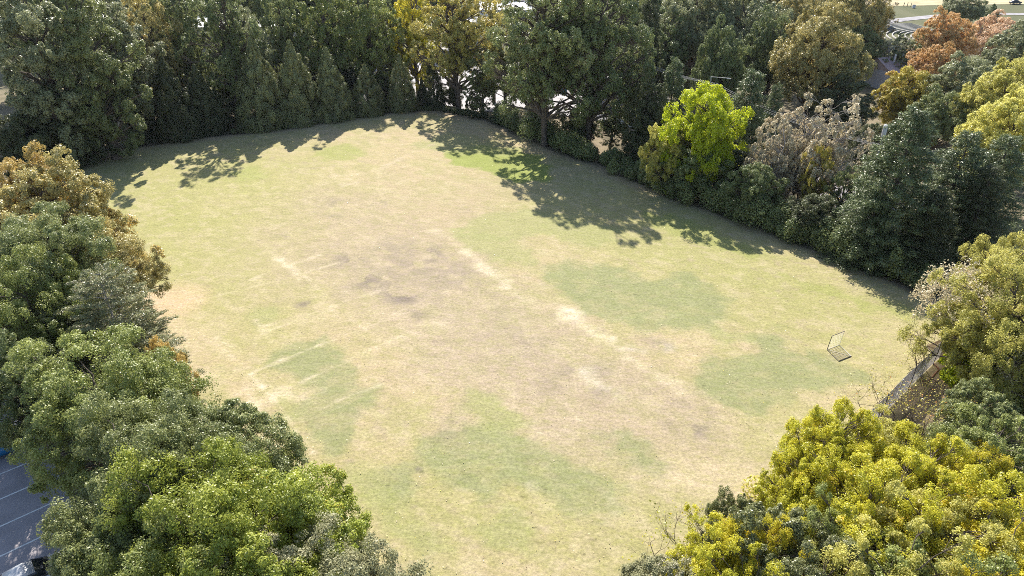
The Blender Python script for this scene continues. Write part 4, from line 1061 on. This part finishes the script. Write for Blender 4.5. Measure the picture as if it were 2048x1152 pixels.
q = at(1893, 22, -1.6); car((q[0], q[1], -1.55), .15, 'pale blue car on the bright lane at top right', paint('pale_blue_paint', (.45,.55,.65)))
q = at(1778, 62, -1.6); car((q[0], q[1], -1.55), .5, 'dark blue car at the left foot of the curved terrace', pd_)
q = at(2030, 8, -1.6); car((q[0], q[1], -1.55), .1, 'dark car in the top right corner', pd_)

# ------------------------------------------------------------ buildings
WALLW = mat('white_wall', (.74, .73, .75), .8, .2, 0, .06, .6); ROOFW = mat('white_roof', (.80, .80, .80), .7, .2, 0, .06, .4)
WALLG = mat('grey_wall', (.45, .45, .50), .8, .2, 0, .08, .6); ROOFD = mat('dark_shingle', (.17, .15, .15), .9, .1, 0, .2, 2); ROOFP = mat('pinkish_shingle', (.42, .33, .33), .9, .1, 0, .15, 2)
BRICK = mat('brick', (.30, .16, .12), .9, .1, 0, .2, 3); PANE = mat('window_glass', (.05, .07, .10), .1, .8, 0, 0); TRIM = mat('trim', (.7, .7, .7), .6, .3, 0, .05, 2)
def building(name, x, y, z, w_, d_, h_, rz, label, wallm, roofm, gable=0, nwin=6, floors=1, chim=0):
    e = empty(name, (x, y, z), rz); tag(e, label, 'building')
    MB().box((0,0,h_/2), (w_, d_, h_)).build('wall', wallm, e)
    if gable:
        b = MB(); ov = .5; W2, D2 = w_/2+ov, d_/2+ov
        b.poly([(-W2,-D2,h_-.1),(W2,-D2,h_-.1),(W2,0,h_+gable),(-W2,0,h_+gable)]); b.poly([(-W2,D2,h_-.1),(W2,D2,h_-.1),(W2,0,h_+gable),(-W2,0,h_+gable)])
        b.poly([(-W2+.5,-D2+.5,h_),(-W2+.5,D2-.5,h_),(-W2+.5,0,h_+gable-.1)]); b.poly([(W2-.5,-D2+.5,h_),(W2-.5,D2-.5,h_),(W2-.5,0,h_+gable-.1)])
        r = b.build('roof', roofm, e)
        for c in range(chim): MB().tube([(-w_*.3+c*2.2,-1.5,h_+.3),(-w_*.3+c*2.2,-1.5,h_+gable+.8)], .22, 10).build('roof_vent', TRIM, r)
    else:
        r = MB().box((0,0,h_+.12), (w_+.5, d_+.5, .22)).build('roof', roofm, e)
        b = MB()
        for sx in (-1, 1): b.box((sx*(w_/2+.1),0,h_+.45), (.28, d_+.48, .5))
        for sy in (-1, 1): b.box((0,sy*(d_/2+.1),h_+.45), (w_-.1, .28, .5))
        b.build('parapet', TRIM, r)
        MB().box((w_*.2,0,h_+.8),(2.2,1.6,1.1)).build('roof_unit', GREYP, r)
    for f in range(floors):
        for i in range(nwin):
            cx = -w_/2+(i+.5)*w_/nwin; cz_ = 1.7+f*3.1
            wn = MB().box((cx,-d_/2-.02,cz_), (1.5,.10,1.5)).build('window', TRIM, e)
            MB().box((cx,-d_/2-.08,cz_), (1.3,.04,1.3)).build('pane', PANE, wn)
    MB().box((w_*.05,-d_/2-.03,1.05), (1.0,.12,2.1)).build('door', DARKP, e)
    return e
x, y, _ = at(330, 60, 3); building('flat_roofed_building', x+6, y+2, -1.7, 62, 20, 6.0, .06, 'long low building with white flat roof behind the trees at top left', WALLG, ROOFW, 0, 14, 1)
x, y, _ = at(940, 70, 1); building('white_house', x, y+4, -1.7, 13, 9, 5.6, -.05, 'white building with dark windows seen behind the yellow-tipped trees', WALLW, ROOFW, 0, 4, 2)
x, y, _ = at(1035, 30, 1); building('flat_roofed_building', x, y+8, -1.7, 26, 22, 4.0, 0, 'building with bright white flat roof left of the twin-trunked trees', WALLW, ROOFW, 0, 6, 1)
x, y, _ = at(1028, 2, 2); building('dark_roofed_house', x, y+22, -1.7, 15, 9, 4, .1, 'dark shingle roofed house at the middle of the top edge', BRICK, ROOFD, 3, 4, 1)
x, y, _ = at(1815, 130, 3); building('small_house', x, y+2, -1.7, 15, 9, 4, .35, 'small house with pinkish roof and white vents above the utility pole', WALLG, ROOFP, 2.4, 4, 1, 2)
x, y, _ = at(1260, 10, 2); building('brick_house', x, y+10, -1.7, 16, 9, 4, .1, 'brick house glimpsed at the top edge between dark crowns', BRICK, ROOFD, 2.6, 4, 1)

# ------------------------------------------------------------ people at the far top right
SKIN = mat('skin', (.35, .2, .14), .6, .3, 0, 0); CL1 = mat('dark_clothes', (.035, .04, .05), .8, .2, 0, 0)
def person(loc, rz, label, stride):
    e = empty('person', loc, rz); tag(e, label, 'person', 'people by the far terrace')
    J = {'pel':(0,0,.95),'chest':(0,.02,1.35),'neck':(0,0,1.52),'head':(0,.02,1.66),'top':(0,.02,1.76),
         'hl':(-.1,0,.9),'kl':(-.11,stride*.5+.03,.5),'al':(-.11,stride*.6,.08),'fl':(-.11,stride*.6+.16,.04),
         'hr':(.1,0,.9),'kr':(.11,-stride*.3+.05,.5),'ar':(.11,-stride*.7,.09),'fr':(.11,-stride*.7+.15,.05),
         'sl':(-.19,0,1.43),'el':(-.25,-stride*.3,1.15),'wl':(-.24,-stride*.1+.1,.92),'gl':(-.24,.13,.83),
         'sr':(.19,0,1.43),'er':(.25,stride*.3-.02,1.15),'wr':(.24,stride*.5,.92),'gr':(.24,stride*.5+.03,.83)}
    E = [('pel','chest'),('chest','neck'),('neck','head'),('head','top'),('pel','hl'),('hl','kl'),('kl','al'),('al','fl'),('pel','hr'),('hr','kr'),('kr','ar'),('ar','fr'),
         ('chest','sl'),('sl','el'),('el','wl'),('wl','gl'),('chest','sr'),('sr','er'),('er','wr'),('wr','gr')]
    Rr = dict(pel=.15,chest=.15,neck=.055,head=.10,top=.06,hl=.09,kl=.06,al=.04,fl=.04,hr=.09,kr=.06,ar=.04,fr=.04,sl=.06,el=.042,wl=.03,gl=.035,sr=.06,er=.042,wr=.03,gr=.035)
    ks = list(J); me = bpy.data.meshes.new('body'); me.from_pydata([J[k_] for k_ in ks], [(ks.index(a_), ks.index(b_)) for a_, b_ in E], [])
    o = meshobj('body', me, e); me.materials.append(CL1)
    sk = o.modifiers.new('skin', 'SKIN')
    for i_, k_ in enumerate(ks): me.skin_vertices[0].data[i_].radius = (Rr[k_], Rr[k_]*.8)
    me.skin_vertices[0].data[0].use_root = True
    o.modifiers.new('sub', 'SUBSURF').render_levels = 1
    return e

for (px, py, st, lb) in [(1807,14,.3,'leftmost of three people in dark clothes walking at the top right'),(1814,14,.2,'middle one of three people in dark clothes at the top right'),(1821,15,.25,'rightmost of three people, nearest the grey bin')]:
    q = at(px, py, -1.6)
    try: person((q[0], q[1], -1.6), 1.2, lb, st)
    except Exception as ex: print('person', ex)
q = at(1827, 16, -1.6); e = empty('litter_bin', (q[0], q[1], -1.6)); tag(e, 'grey bin beside the three people at the top right', 'bin')
MB().box((0,0,.55),(.9,.8,1.1)).build('bin_body', WALLG, e, bevel=.05); MB().box((0,0,1.14),(1.0,.9,.08)).build('lid', DARKP, e)

# ------------------------------------------------------------ haze
hm, hn = newmat('haze'); pv = hn.nodes.new('ShaderNodeVolumePrincipled')
pv.inputs['Color'].default_value = (.82, .88, 1.0, 1); pv.inputs['Density'].default_value = .00005; pv.inputs['Anisotropy'].default_value = .3
ho = hn.nodes.new('ShaderNodeOutputMaterial'); hn.links.new(pv.outputs[0], ho.inputs['Volume'])
hz = MB().box((0, 50, 18.5), (3200, 3200, 45)).build('haze', hm); hz['kind'] = 'stuff'; hz['label'] = 'thin pale haze over the far trees'
